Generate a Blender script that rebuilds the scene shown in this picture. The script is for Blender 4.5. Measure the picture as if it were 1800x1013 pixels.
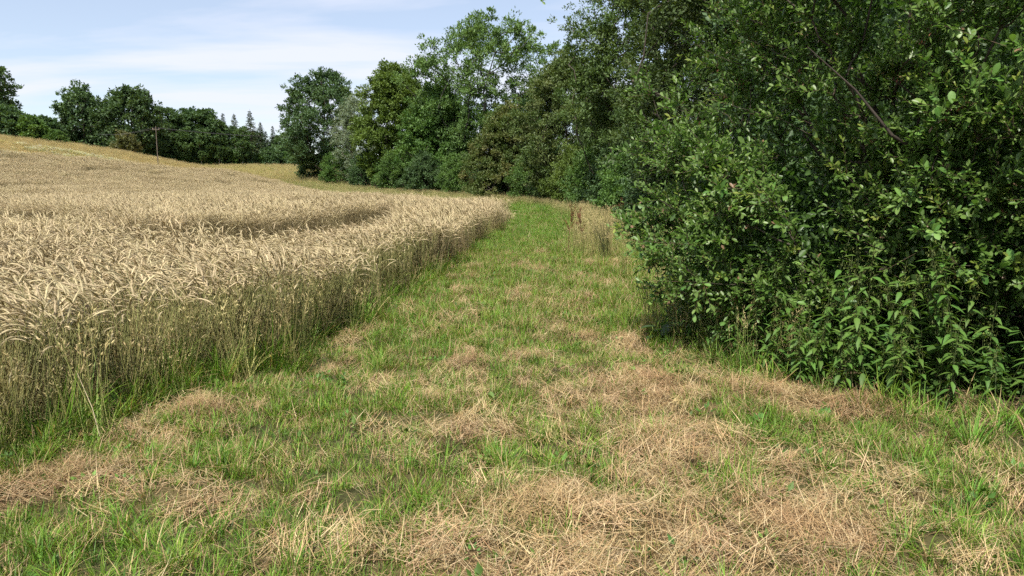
import bpy, math, random
import numpy as np
from mathutils import Matrix, Vector

for o in list(bpy.data.objects):
    bpy.data.objects.remove(o, do_unlink=True)
random.seed(5)
RNG = np.random.default_rng(11)
SC = bpy.context.scene
COL = SC.collection
R = math.radians

# ------------------------------------------------------------------ camera, sky, sun
CAM_H = 1.8
cd = bpy.data.cameras.new('camera')
cd.sensor_width = 36
cd.lens = 26.68
cd.clip_start = 0.05
cd.clip_end = 6000
cam = bpy.data.objects.new('camera', cd)
cam.location = (0, 0, CAM_H)
cam.rotation_euler = (R(90 - 7.75), 0, 0)
COL.objects.link(cam)
SC.camera = cam

SUN_EL, SUN_AZ = 57.0, -157.0          # azimuth from +Y towards +X (negative: from the left)
w = bpy.data.worlds.new('World')
SC.world = w
w.use_nodes = True
nt = w.node_tree
nt.nodes.clear()


def N(nt, t, **kw):
    n = nt.nodes.new(t)
    for k, v in kw.items():
        if k.startswith('i_'):
            n.inputs[k[2:].replace('_', ' ')].default_value = v
        else:
            setattr(n, k, v)
    return n


sky = N(nt, 'ShaderNodeTexSky', sky_type='NISHITA', sun_disc=False)
sky.sun_elevation = R(SUN_EL)
sky.sun_rotation = R(SUN_AZ)
sky.altitude = 400
sky.air_density = 1.0
sky.dust_density = 0.6
sky.ozone_density = 1.2
tc = N(nt, 'ShaderNodeTexCoord')
sep = N(nt, 'ShaderNodeSeparateXYZ')
nt.links.new(tc.outputs['Generated'], sep.inputs[0])
zz = N(nt, 'ShaderNodeMath', operation='MAXIMUM')
zz.inputs[1].default_value = 0.0
nt.links.new(sep.outputs['Z'], zz.inputs[0])
za = N(nt, 'ShaderNodeMath', operation='ADD')
za.inputs[1].default_value = 0.10
nt.links.new(zz.outputs[0], za.inputs[0])
dx = N(nt, 'ShaderNodeMath', operation='DIVIDE')
dy = N(nt, 'ShaderNodeMath', operation='DIVIDE')
nt.links.new(sep.outputs['X'], dx.inputs[0]); nt.links.new(za.outputs[0], dx.inputs[1])
nt.links.new(sep.outputs['Y'], dy.inputs[0]); nt.links.new(za.outputs[0], dy.inputs[1])
cmb = N(nt, 'ShaderNodeCombineXYZ')
nt.links.new(dx.outputs[0], cmb.inputs[0]); nt.links.new(dy.outputs[0], cmb.inputs[1])
mp = N(nt, 'ShaderNodeMapping')
mp.inputs['Location'].default_value = (3.1, 7.4, 0)
mp.inputs['Rotation'].default_value = (0, 0, R(8))
mp.inputs['Scale'].default_value = (0.42, 1.05, 1)
nt.links.new(cmb.outputs[0], mp.inputs[0])
nz = N(nt, 'ShaderNodeTexNoise')
nz.inputs['Scale'].default_value = 1.0
nz.inputs['Detail'].default_value = 7
nz.inputs['Roughness'].default_value = 0.52
nz.inputs['Distortion'].default_value = 0.25
nt.links.new(mp.outputs[0], nz.inputs['Vector'])
rp = N(nt, 'ShaderNodeValToRGB')
rp.color_ramp.elements[0].position = 0.43
rp.color_ramp.elements[0].color = (0.34, 0.34, 0.34, 1)
rp.color_ramp.elements[1].position = 0.57
rp.color_ramp.elements[1].color = (0.9, 0.9, 0.9, 1)
nt.links.new(nz.outputs['Fac'], rp.inputs[0])
mx = N(nt, 'ShaderNodeMix', data_type='RGBA')
nt.links.new(rp.outputs[0], mx.inputs[0])
nt.links.new(sky.outputs[0], mx.inputs[6])
mx.inputs[7].default_value = (5.7, 5.9, 6.75, 1)
bg = N(nt, 'ShaderNodeBackground')
bg.inputs['Strength'].default_value = 0.105
nt.links.new(mx.outputs[2], bg.inputs['Color'])
wo = N(nt, 'ShaderNodeOutputWorld')
nt.links.new(bg.outputs[0], wo.inputs['Surface'])

sl = bpy.data.lights.new('sun', 'SUN')
sl.energy = 5.0
sl.angle = R(0.6)
sl.color = (1.0, 0.95, 0.86)
sun = bpy.data.objects.new('sun', sl)
a, e = R(SUN_AZ), R(SUN_EL)
to_sun = Vector((math.sin(a) * math.cos(e), math.cos(a) * math.cos(e), math.sin(e)))
sun.rotation_euler = to_sun.to_track_quat('Z', 'Y').to_euler()
sun.location = (0, 0, 50)
COL.objects.link(sun)

SC.view_settings.view_transform = 'Standard'
SC.view_settings.look = 'None'
SC.view_settings.exposure = 0.62
SC.view_settings.gamma = 1.0
SC.view_settings.use_curve_mapping = False
SC.render.engine = 'CYCLES'
cy = SC.cycles
cy.max_bounces = 4
cy.diffuse_bounces = 2
cy.glossy_bounces = 2
cy.transmission_bounces = 4
cy.transparent_max_bounces = 4
cy.use_denoising = False
cy.use_adaptive_sampling = True
cy.adaptive_threshold = 0.03
cy.adaptive_min_samples = 40
cy.caustics_reflective = False
cy.caustics_refractive = False


# ------------------------------------------------------------------ numeric helpers
def S(t):
    t = np.clip(t, 0, 1)
    return t * t * (3 - 2 * t)


_perm = np.random.default_rng(3).random((256, 256))


def vnoise(x, y):
    x = np.asarray(x, float); y = np.asarray(y, float)
    xi = np.floor(x).astype(int); yi = np.floor(y).astype(int)
    fx = S(x - xi); fy = S(y - yi)
    g = lambda i, j: _perm[i & 255, j & 255]
    return ((g(xi, yi) * (1 - fx) + g(xi + 1, yi) * fx) * (1 - fy)
            + (g(xi, yi + 1) * (1 - fx) + g(xi + 1, yi + 1) * fx) * fy)


def fbm(x, y, oct=4):
    s = 0; a = 0.5; t = 0
    for k in range(oct):
        s = s + a * vnoise(x * 2 ** k + 17.3 * k, y * 2 ** k - 9.1 * k)
        t += a; a *= 0.5
    return s / t


# edge between crop and mown strip: x of the edge for each y
EY = np.array([-8, -3, 0, 2, 3.6, 4.9, 5.7, 6.95, 7.8, 9.3, 12.3, 14.6, 21, 32, 38, 42.5, 47, 54, 66, 85, 104, 130])
EX = np.array([-9, -6.6, -5.4, -4.6, -3.95, -3.5, -3.0, -2.75, -2.45, -2.2, -1.9, -1.68, -1.12, -.4, -.3, -1.5, -4, -8, -14, -22, -30, -42])
# foot of the hedge: x for each y
HY = np.array([-6, 3, 5.0, 5.7, 6.6, 8.0, 9.0, 12, 18, 30, 40, 48, 60, 78, 88, 95, 110, 128, 150])
HX = np.array([6.5, 4.8, 3.9, 3.4, 2.6, 2.1, 1.8, 2.6, 3.2, 4.6, 5.4, 6.2, 5.5, 3.5, -1, -8, -17, -30, -44])


def edge_x(y):
    return np.interp(y, EY, EX) + 0.20 * (vnoise(y * .8, 0 * y) - 0.5) * 2 + 0.16 * (vnoise(y * 3.1, 0 * y + 8) - 0.5) * 2


def hedge_x(y):
    return np.interp(y, HY, HX)


def hz(x, y):
    """terrain height"""
    x = np.asarray(x, float); y = np.asarray(y, float)
    hill = 7.8 * S((-x - 22) / 50) * S((y - 10) / 90) * (1 - 0.6 * S((y - 108) / 55))
    far = 8.0 * S((y - 70) / 190)
    k = 1.2
    m = np.maximum(hill, far)
    d = np.abs(hill - far)
    z = m + k * np.exp(-d / k) * 0.25 * S((y - 60) / 40) - 0.0
    near = np.exp(-((x / 9) ** 2 + ((y - 6) / 12) ** 2))
    z = z + near * ((fbm(x * 1.1 + 5, y * 1.1) - 0.5) * 0.14 + (vnoise(x * 3.1, y * 3.1) - 0.5) * 0.085 + (vnoise(x * 7.3 + 3, y * 7.3) - 0.5) * 0.045)
    z = z + 0.25 * (fbm(x * 0.06, y * 0.06, 2) - 0.5) * S((np.hypot(x, y) - 15) / 40)
    z = z + 10 * S((np.hypot(x, y) - 280) / 500)
    return z


def in_field(x, y):
    lim = np.where(x < -52, 76 + (x + 52) * 0.5, 76 + (x + 52) * (21 / 9))
    lim = np.where(x > -43, 117, lim)
    return (x < edge_x(y)) & (y < lim)


def poly_depth(x, y, poly):
    """signed distance to a polygon's rim, positive inside"""
    p = np.array(poly, float); q = np.roll(p, -1, 0)
    ins = np.zeros(np.shape(x), bool); dm = np.full(np.shape(x), 1e9)
    for (ax_, ay_), (bx_, by_) in zip(p, q):
        c = ((ay_ > y) != (by_ > y))
        xi = (bx_ - ax_) * (y - ay_) / (by_ - ay_ + 1e-12) + ax_
        ins ^= c & (x < xi)
        ux, uy = bx_ - ax_, by_ - ay_
        t = np.clip(((x - ax_) * ux + (y - ay_) * uy) / (ux * ux + uy * uy), 0, 1)
        dm = np.minimum(dm, np.hypot(x - ax_ - t * ux, y - ay_ - t * uy))
    return np.where(ins, dm, -dm)


GAPS = [[(-12, 13.5), (-8.4, 15.5), (-7.6, 17.8), (-6.6, 21), (-5.4, 25.5), (-4.6, 29.5), (-3.4, 25), (-2.9, 20.1), (-3.2, 14.2), (-3.9, 12.2), (-5.3, 12.0), (-8, 12.2)],
        [(-13, 17.2), (-9.0, 17.0), (-10.2, 22), (-12.8, 24.7), (-17, 28), (-21.8, 33), (-30, 42), (-30, 33), (-19, 22)],
        [(-9, 32), (-5.6, 31), (-5.0, 36), (-8.5, 41), (-14, 44), (-12.5, 37.5)]]


def crop_h(x, y):
    h = (1.0 + 0.34 * (fbm(x * 0.6, y * 0.6, 4) - 0.5)) * np.interp(edge_x(y) - x, [0, 2.3, 4.6], [.95, .94, 1.08])
    wob = .5 * (vnoise(x * 1.1, y * 1.1) - .5) + .3 * (vnoise(x * 3.1, y * 3.1) - .5)
    low = 0 * x
    for k, g in enumerate(GAPS):
        low = np.maximum(low, (.8, .84, .7)[k] * S((poly_depth(x, y, g) + wob) / .3))
    n = fbm(x * 0.33 + 40, y * 0.2 + 3, 4)
    low2 = 0.45 * S((n - 0.60) / 0.06) * S((y - 18) / 10)
    return h * (1 - np.maximum(low, low2))


# straw-coloured mats of dried cuttings on the mown strip (x, y, rx, ry, weight)
MATS = [(1.2, 6.3, .6, .75, 1), (1.15, 5.1, .42, .9, 1), (2.2, 6.25, .7, .35, 1), (2.8, 5.9, .5, .25, .9), (.32, 4.0, .6, .35, .9),
        (1.55, 3.75, .45, .45, 1), (0, 3.4, .6, .4, 1), (.9, 3.55, .5, .5, 1), (-.46, 7.5, .18, .22, 1), (.1, 12.2, .3, .8, .7),
        (.5, 10.8, .3, .5, .9), (1.5, 13.7, .3, .5, .8), (.65, 6.4, .4, .35, .7), (.18, 7.6, .2, .2, .8), (-1.1, 6.9, .3, .3, .7),
        (-2.65, 5.2, .3, .2, .9), (-2.4, 5.9, .25, .2, .9), (-2.7, 4.35, .5, .25, .8), (-1.8, 4.15, .3, .2, .6), (-.7, 6.2, .3, .3, .6),
        (-.3, 5.3, .35, .3, .7), (1.4, 8.5, .35, .5, .9), (3.0, 5.1, .3, .2, .5), (.9, 4.4, .35, .3, .9), (-.3, 4.6, .3, .2, .5),
        (.9, 9.2, .3, .6, .8), (-.4, 9.8, .2, .3, .5), (.2, 17, .3, .9, .4), (1.9, 22, .4, 1.5, .5), (.5, 2.7, 1.2, .5, .9), (2.0, 3.0, .4, .4, .6)]


def straw_mask(x, y):
    m = 0 * x
    wx = x + 0.25 * (fbm(x * 2 + 3, y * 2) - 0.5)
    wy = y + 0.35 * (fbm(x * 2, y * 2 + 9) - 0.5)
    for cx, cy_, rx, ry, wgt in MATS:
        m = np.maximum(m, wgt * np.exp(-(((wx - cx) / rx) ** 2 + ((wy - cy_) / ry) ** 2) * 0.9))
    n = S((fbm(x * 2.7 + 31, y * .75 + 12, 5) - 0.525 - .03 * S((y - 6) / 4) - .02 * S((-x) / 2)) / 0.20)
    return np.clip(np.maximum(m, 0.6 * n), 0, 1)


# ------------------------------------------------------------------ mesh helpers
def mk_mesh(name, V, faces, col=None, smooth=False):
    """faces: list of int arrays (n,k)"""
    me = bpy.data.meshes.new(name)
    V = np.ascontiguousarray(V, np.float32)
    me.vertices.add(len(V))
    me.vertices.foreach_set('co', V.ravel())
    faces = [np.asarray(f, np.int32) for f in faces if len(f)]
    tot = [np.full(len(f), f.shape[1], np.int32) for f in faces]
    loops = np.concatenate([f.ravel() for f in faces])
    cnt = np.concatenate(tot)
    start = np.concatenate([[0], np.cumsum(cnt)[:-1]]).astype(np.int32)
    me.loops.add(len(loops))
    me.loops.foreach_set('vertex_index', loops)
    me.polygons.add(len(cnt))
    me.polygons.foreach_set('loop_start', start)
    me.polygons.foreach_set('loop_total', cnt)
    if smooth:
        me.polygons.foreach_set('use_smooth', np.ones(len(cnt), bool))
    if col is not None:
        at = me.attributes.new('col', 'FLOAT_COLOR', 'POINT')
        c4 = np.ones((len(V), 4), np.float32)
        c4[:, :3] = np.clip(col, 0, 1)
        at.data.foreach_set('color', c4.ravel())
    me.update(calc_edges=True)
    me.validate()
    return me


class MB:
    def __init__(self):
        self.V, self.C, self.F3, self.F4, self.n = [], [], [], [], 0

    def add(self, V, C, f3=None, f4=None):
        V = np.asarray(V, float)
        self.V.append(V)
        C = np.asarray(C, float)
        self.C.append(np.broadcast_to(C, V.shape))
        if f3 is not None and len(f3):
            self.F3.append(np.asarray(f3) + self.n)
        if f4 is not None and len(f4):
            self.F4.append(np.asarray(f4) + self.n)
        self.n += len(V)

    def mesh(self, name, smooth=False):
        F = []
        if self.F3: F.append(np.concatenate(self.F3))
        if self.F4: F.append(np.concatenate(self.F4))
        return mk_mesh(name, np.concatenate(self.V), F, np.concatenate(self.C), smooth)


def norm(v):
    v = np.asarray(v, float)
    return v / np.maximum(np.linalg.norm(v, axis=-1, keepdims=True), 1e-9)


def perp(d, rng):
    r = rng.normal(size=d.shape)
    r = r - d * np.sum(r * d, -1, keepdims=True)
    return norm(r)


def tubes(mb, A, B, ra, rb, sides, col):
    """tapered prisms from A to B, all at once"""
    A = np.asarray(A, float); B = np.asarray(B, float)
    n = len(A)
    if n == 0: return
    d = norm(B - A)
    h = np.where(np.abs(d[:, 2:3]) > 0.9, np.array([[1., 0, 0]]), np.array([[0, 0, 1.]]))
    u = norm(np.cross(d, h)); v = np.cross(d, u)
    ang = np.arange(sides) / sides * 2 * math.pi
    ca, sa = np.cos(ang), np.sin(ang)
    ring = u[:, None, :] * ca[None, :, None] + v[:, None, :] * sa[None, :, None]
    ra = np.broadcast_to(np.asarray(ra, float), (n,)); rb = np.broadcast_to(np.asarray(rb, float), (n,))
    VA = A[:, None] + ring * ra[:, None, None]
    VB = B[:, None] + ring * rb[:, None, None]
    V = np.concatenate([VA, VB], 1).reshape(-1, 3)
    i = np.arange(sides); j = (i + 1) % sides
    q = np.stack([i, j, j + sides, i + sides], 1)
    F = (q[None] + (np.arange(n) * 2 * sides)[:, None, None]).reshape(-1, 4)
    col = np.asarray(col, float)
    if col.ndim == 2:
        col = np.repeat(col, 2 * sides, 0)
    mb.add(V, col, f4=F)


def blades(mb, base, az, L, W, lean, curl, col, tipcol=None, seg=3):
    """grass blades; lean = start tilt from vertical, curl = extra tilt towards the tip"""
    n = len(base)
    hd = np.stack([np.cos(az), np.sin(az), 0 * az], 1)
    sd = np.stack([-np.sin(az), np.cos(az), 0 * az], 1)
    p = np.array(base, float)
    rows, cols = [], []
    col = np.broadcast_to(col, (n, 3)); tipcol = col if tipcol is None else np.broadcast_to(tipcol, (n, 3))
    for k in range(seg + 1):
        t = k / seg
        wd = W * (1 - t ** 1.6) * (0.75 + 0.5 * t if t < 0.5 else 1.0)
        c = col * (1 - t) + tipcol * t
        if k < seg:
            rows += [p - sd * wd[:, None] / 2, p + sd * wd[:, None] / 2]
            cols += [c, c]
        else:
            rows.append(p.copy()); cols.append(c)
        tilt = lean + curl * (t + 0.5 / seg)
        p = p + (hd * np.sin(tilt)[:, None] + np.array([0, 0, 1.]) * np.cos(tilt)[:, None]) * (L / seg)[:, None]
    m = 2 * seg + 1
    V = np.stack(rows, 1).reshape(-1, 3); C = np.stack(cols, 1).reshape(-1, 3)
    off = (np.arange(n) * m)[:, None]
    f4 = np.concatenate([off + np.array([[2 * k, 2 * k + 1, 2 * k + 3, 2 * k + 2]]) for k in range(seg - 1)])
    f3 = off + np.array([[2 * seg - 2, 2 * seg - 1, 2 * seg]])
    mb.add(V, C, f3=f3, f4=f4)


def kites(mb, P, axis, side, L, W, col):
    """small four-cornered leaves, a little cupped"""
    n = len(P)
    nr = np.cross(axis, side)
    a = axis * L[:, None]; b = side * (W / 2)[:, None]
    V = np.stack([P, P + a * .45 + b + nr * (W * .18)[:, None], P + a, P + a * .45 - b + nr * (W * .18)[:, None]], 1).reshape(-1, 3)
    o = (np.arange(n) * 4)[:, None]
    mb.add(V, np.repeat(np.broadcast_to(col, (n, 3)), 4, 0), f3=np.concatenate([o + np.array([[0, 1, 2]]), o + np.array([[0, 2, 3]])]))


def leaf_mass(mb, P, ax, nr, L, W, col):
    """many leaves: six points each, folded along the midrib"""
    n = len(P)
    sd = norm(np.cross(ax, nr)); nr = np.cross(sd, ax)
    a_ = ax * L[:, None]; b = sd * (W / 2)[:, None]; u = nr * (W * .10)[:, None]; dn = nr * (L * .08)[:, None]
    V = np.stack([P, P + a_ * .38 + b * .8 + u, P + a_ * .74 + b * .85 + u - dn * .5, P + a_ - dn, P + a_ * .74 - b * .85 + u - dn * .5, P + a_ * .38 - b * .8 + u], 1).reshape(-1, 3)
    o = (np.arange(n) * 6)[:, None]
    f4 = np.concatenate([o + np.array([[0, 1, 2, 3]]), o + np.array([[0, 3, 4, 5]])])
    mb.add(V, np.repeat(np.broadcast_to(col, (n, 3)), 6, 0), f4=f4)


# ------------------------------------------------------------------ materials
def foliage_mat(name, transl=0.3, rough=0.55, spec=0.3, rand=0.25, back=None, tcol=(1.25, 1.2, 0.5), nscale=0.0):
    m = bpy.data.materials.new(name)
    m.use_nodes = True
    t = m.node_tree
    t.nodes.clear()
    at = N(t, 'ShaderNodeAttribute', attribute_name='col')
    oi = N(t, 'ShaderNodeObjectInfo')
    mr = N(t, 'ShaderNodeMapRange')
    mr.inputs['To Min'].default_value = 1 - rand
    mr.inputs['To Max'].default_value = 1 + rand
    t.links.new(oi.outputs['Random'], mr.inputs['Value'])
    hs = N(t, 'ShaderNodeHueSaturation')
    t.links.new(at.outputs['Color'], hs.inputs['Color'])
    t.links.new(mr.outputs[0], hs.inputs['Value'])
    mh = N(t, 'ShaderNodeMath', operation='MULTIPLY_ADD')     # another slice of the random number shifts hue
    fr = N(t, 'ShaderNodeMath', operation='MULTIPLY'); fr.inputs[1].default_value = 7.31
    fc = N(t, 'ShaderNodeMath', operation='FRACT')
    t.links.new(oi.outputs['Random'], fr.inputs[0]); t.links.new(fr.outputs[0], fc.inputs[0])
    mh.inputs[1].default_value = 0.03 * rand / 0.25; mh.inputs[2].default_value = 0.5 - 0.015 * rand / 0.25
    t.links.new(fc.outputs[0], mh.inputs[0]); t.links.new(mh.outputs[0], hs.inputs['Hue'])
    colr = hs.outputs['Color']
    if nscale:
        g = N(t, 'ShaderNodeNewGeometry')
        nn = N(t, 'ShaderNodeTexNoise'); nn.inputs['Scale'].default_value = nscale; nn.inputs['Detail'].default_value = 3
        t.links.new(g.outputs['Position'], nn.inputs['Vector'])
        m2 = N(t, 'ShaderNodeMapRange'); m2.inputs['From Min'].default_value = .3; m2.inputs['From Max'].default_value = .7
        m2.inputs['To Min'].default_value = .75; m2.inputs['To Max'].default_value = 1.25
        t.links.new(nn.outputs['Fac'], m2.inputs['Value'])
        h2 = N(t, 'ShaderNodeHueSaturation')
        t.links.new(m2.outputs[0], h2.inputs['Value']); t.links.new(colr, h2.inputs['Color'])
        colr = h2.outputs['Color']
    if back:
        g = N(t, 'ShaderNodeNewGeometry')
        mb_ = N(t, 'ShaderNodeMix', data_type='RGBA')
        mb_.inputs[7].default_value = (*back, 1)
        fb = N(t, 'ShaderNodeMath', operation='MULTIPLY'); fb.inputs[1].default_value = 0.6
        t.links.new(g.outputs['Backfacing'], fb.inputs[0]); t.links.new(fb.outputs[0], mb_.inputs[0])
        t.links.new(colr, mb_.inputs[6])
        colr = mb_.outputs[2]
    pb = N(t, 'ShaderNodeBsdfPrincipled')
    pb.inputs['Roughness'].default_value = rough
    pb.inputs['Specular IOR Level'].default_value = spec
    t.links.new(colr, pb.inputs['Base Color'])
    out = N(t, 'ShaderNodeOutputMaterial')
    if transl > 0:
        tr = N(t, 'ShaderNodeBsdfTranslucent')
        vm = N(t, 'ShaderNodeVectorMath', operation='MULTIPLY'); vm.inputs[1].default_value = tcol
        t.links.new(colr, vm.inputs[0]); t.links.new(vm.outputs[0], tr.inputs['Color'])
        ms = N(t, 'ShaderNodeMixShader'); ms.inputs[0].default_value = transl
        t.links.new(pb.outputs[0], ms.inputs[1]); t.links.new(tr.outputs[0], ms.inputs[2])
        t.links.new(ms.outputs[0], out.inputs['Surface'])
    else:
        t.links.new(pb.outputs[0], out.inputs['Surface'])
    return m


M_GRASS = foliage_mat('grass', .32, .5, .25, .34)
M_STRAW = foliage_mat('straw', .15, .6, .25, .22, tcol=(1.1, 1, .8))
M_CROP = foliage_mat('ripe_grain', .18, .55, .3, .16, tcol=(1.1, 1, .75))
M_LEAF = foliage_mat('tree_leaf', .28, .55, .3, .10)
M_BUSH = foliage_mat('shrub_leaf', .36, .42, .42, .22, back=(.095, .150, .06), tcol=(1.0, 1.25, .45))
M_NETTLE = foliage_mat('nettle_leaf', .30, .55, .3, .22)
M_BARK = foliage_mat('bark', 0, .85, .15, .15, nscale=9)
M_DEAD = foliage_mat('dead_stem', .1, .75, .15, .25)
M_WOOD = foliage_mat('weathered_wood', 0, .85, .15, .1, nscale=3)


def ground_mat():
    m = bpy.data.materials.new('earth_and_thatch')
    m.use_nodes = True
    t = m.node_tree
    pb = t.nodes['Principled BSDF']
    at = N(t, 'ShaderNodeAttribute', attribute_name='col')
    g = N(t, 'ShaderNodeNewGeometry')
    n1 = N(t, 'ShaderNodeTexNoise'); n1.inputs['Scale'].default_value = 28; n1.inputs['Detail'].default_value = 6
    n2 = N(t, 'ShaderNodeTexNoise'); n2.inputs['Scale'].default_value = 0.6; n2.inputs['Detail'].default_value = 8; n2.inputs['Roughness'].default_value = .65
    t.links.new(g.outputs['Position'], n1.inputs['Vector']); t.links.new(g.outputs['Position'], n2.inputs['Vector'])
    ad = N(t, 'ShaderNodeMath', operation='ADD')
    t.links.new(n1.outputs['Fac'], ad.inputs[0]); t.links.new(n2.outputs['Fac'], ad.inputs[1])
    mr = N(t, 'ShaderNodeMapRange'); mr.inputs['From Min'].default_value = .6; mr.inputs['From Max'].default_value = 1.4
    mr.inputs['To Min'].default_value = .6; mr.inputs['To Max'].default_value = 1.4
    t.links.new(ad.outputs[0], mr.inputs['Value'])
    hs = N(t, 'ShaderNodeHueSaturation')
    t.links.new(at.outputs['Color'], hs.inputs['Color']); t.links.new(mr.outputs[0], hs.inputs['Value'])
    t.links.new(hs.outputs['Color'], pb.inputs['Base Color'])
    pb.inputs['Roughness'].default_value = .95
    pb.inputs['Specular IOR Level'].default_value = .1
    bp = N(t, 'ShaderNodeBump'); bp.inputs['Strength'].default_value = .6; bp.inputs['Distance'].default_value = .03
    t.links.new(n1.outputs['Fac'], bp.inputs['Height']); t.links.new(bp.outputs[0], pb.inputs['Normal'])
    return m


# ------------------------------------------------------------------ object helpers
def tag(o, label=None, cat=None, group=None, kind=None):
    if label: o['label'] = label
    if cat: o['category'] = cat
    if group: o['group'] = group
    if kind: o['kind'] = kind
    return o


def obj(name, me, mat=None, parent=None):
    if mat is not None and not me.materials:
        me.materials.append(mat)
    o = bpy.data.objects.new(name, me)
    COL.objects.link(o)
    o.parent = parent
    return o


def empty(name, loc, rz=0, s=1.0):
    o = bpy.data.objects.new(name, None)
    o.empty_display_size = .2
    COL.objects.link(o)
    o.location = loc
    o.rotation_euler = (0, 0, rz)
    o.scale = (s, s, s) if np.isscalar(s) else s
    return o


def copy_tree(o, parent=None):
    c = o.copy()
    COL.objects.link(c)
    c.parent = parent
    for ch in list(o.children):
        copy_tree(ch, c)
    return c


def protos(name, meshes, mat):
    c = bpy.data.collections.new(name)
    for i, me in enumerate(meshes):
        me.materials.append(mat) if not me.materials else None
        o = bpy.data.objects.new('%s_%02d' % (name, i), me)
        c.objects.link(o)
    return c


def scatter(name, coll, P, rot, scl, idx):
    """one object that instances the members of coll on the points P"""
    me = bpy.data.meshes.new(name)
    P = np.ascontiguousarray(P, np.float32)
    me.vertices.add(len(P))
    me.vertices.foreach_set('co', P.ravel())
    for an, data in (('rot', rot), ('scl', scl)):
        at = me.attributes.new(an, 'FLOAT_VECTOR', 'POINT')
        at.data.foreach_set('vector', np.ascontiguousarray(data, np.float32).ravel())
    at = me.attributes.new('idx', 'INT', 'POINT')
    at.data.foreach_set('value', np.ascontiguousarray(idx, np.int32))
    me.update()
    o = bpy.data.objects.new(name, me)
    COL.objects.link(o)
    g = bpy.data.node_groups.new(name, 'GeometryNodeTree')
    g.interface.new_socket('Geometry', in_out='INPUT', socket_type='NodeSocketGeometry')
    g.interface.new_socket('Geometry', in_out='OUTPUT', socket_type='NodeSocketGeometry')
    gi = N(g, 'NodeGroupInput'); go = N(g, 'NodeGroupOutput')
    ci = N(g, 'GeometryNodeCollectionInfo')
    ci.inputs['Collection'].default_value = coll
    ci.inputs['Separate Children'].default_value = True
    ci.inputs['Reset Children'].default_value = True
    ip = N(g, 'GeometryNodeInstanceOnPoints')
    ip.inputs['Pick Instance'].default_value = True
    g.links.new(gi.outputs[0], ip.inputs['Points'])
    g.links.new(ci.outputs[0], ip.inputs['Instance'])
    for an, dt, sock in (('idx', 'INT', 'Instance Index'), ('rot', 'FLOAT_VECTOR', 'Rotation'), ('scl', 'FLOAT_VECTOR', 'Scale')):
        na = N(g, 'GeometryNodeInputNamedAttribute', data_type=dt)
        na.inputs['Name'].default_value = an
        g.links.new(na.outputs['Attribute'], ip.inputs[sock])
    g.links.new(ip.outputs[0], go.inputs[0])
    md = o.modifiers.new('scatter', 'NODES')
    md.node_group = g
    return o


def sample(rng, x0, x1, y0, y1, dens):
    n = int((x1 - x0) * (y1 - y0) * dens)
    return rng.uniform(x0, x1, n), rng.uniform(y0, y1, n)


def in_view(x, y, m=1.2):
    """ground wedge the camera and its neighbourhood see"""
    return (y > 0.8) & (np.abs(x) < 0.70 * y + 1.6 + m)


def rots(rng, n, tilt=.12):
    return np.stack([rng.normal(0, tilt, n), rng.normal(0, tilt, n), rng.uniform(0, 2 * math.pi, n)], 1)


# ------------------------------------------------------------------ ground: one sheet to the horizon
def spaced(lo, hi, step, grow, far):
    v = list(np.arange(lo, hi + 1e-6, step))
    s = step
    while v[-1] < far:
        s *= grow; v.append(v[-1] + s)
    s = step
    while v[0] > -far:
        s *= grow; v.insert(0, v[0] - s)
    return np.array(v)


def build_ground():
    gx = spaced(-4.5, 5, .07, 1.045, 2600)
    gy = spaced(1.8, 11, .07, 1.045, 2600)
    X, Y = np.meshgrid(gx, gy)
    Z = hz(X, Y)
    ny, nx = X.shape
    V = np.stack([X, Y, Z], -1).reshape(-1, 3)
    i = (np.arange(ny - 1)[:, None] * nx + np.arange(nx - 1)[None]).ravel()
    F = np.stack([i, i + 1, i + nx + 1, i + nx], 1)
    x, y = V[:, 0], V[:, 1]
    n = fbm(x * .8, y * .8)[:, None]
    soil = np.array([.085, .062, .036]); shaded_thatch = np.array([.13, .088, .042]); shaded_turf = np.array([.050, .052, .020])  # turf and thatch darkened: shade between tufts and straws put into the colour
    s = straw_mask(x, y)[:, None]
    col = shaded_turf * (1 - s) + shaded_thatch * s
    f = in_field(x, y)[:, None]
    fsoil = np.array([.16, .125, .075])
    col = np.where(f, fsoil, col)
    farc = S((y - 45) / 40)[:, None] * (~f)
    dry = np.array([.36, .235, .10]) * (.8 + .4 * n)
    meadow = np.array([.30, .25, .075]) * (.8 + .4 * n)
    pasture = np.array([.12, .14, .045])
    hillside = S((-x - 30) / 8)[:, None] * S((y - 60) / 8)[:, None]
    fc = np.where(y[:, None] > 128, meadow, dry * hillside + pasture * (1 - hillside))
    col = col * (1 - farc) + fc * farc
    under = (x > hedge_x(y) + .3)[:, None] & (y < 95)[:, None] & (y > 0)[:, None]
    col = np.where(under, soil, col)
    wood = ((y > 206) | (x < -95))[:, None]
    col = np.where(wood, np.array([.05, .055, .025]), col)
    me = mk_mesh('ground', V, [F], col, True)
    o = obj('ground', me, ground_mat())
    tag(o, 'gently rolling ground under mown grass, crop and meadow', 'ground', kind='structure')


build_ground()


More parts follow.
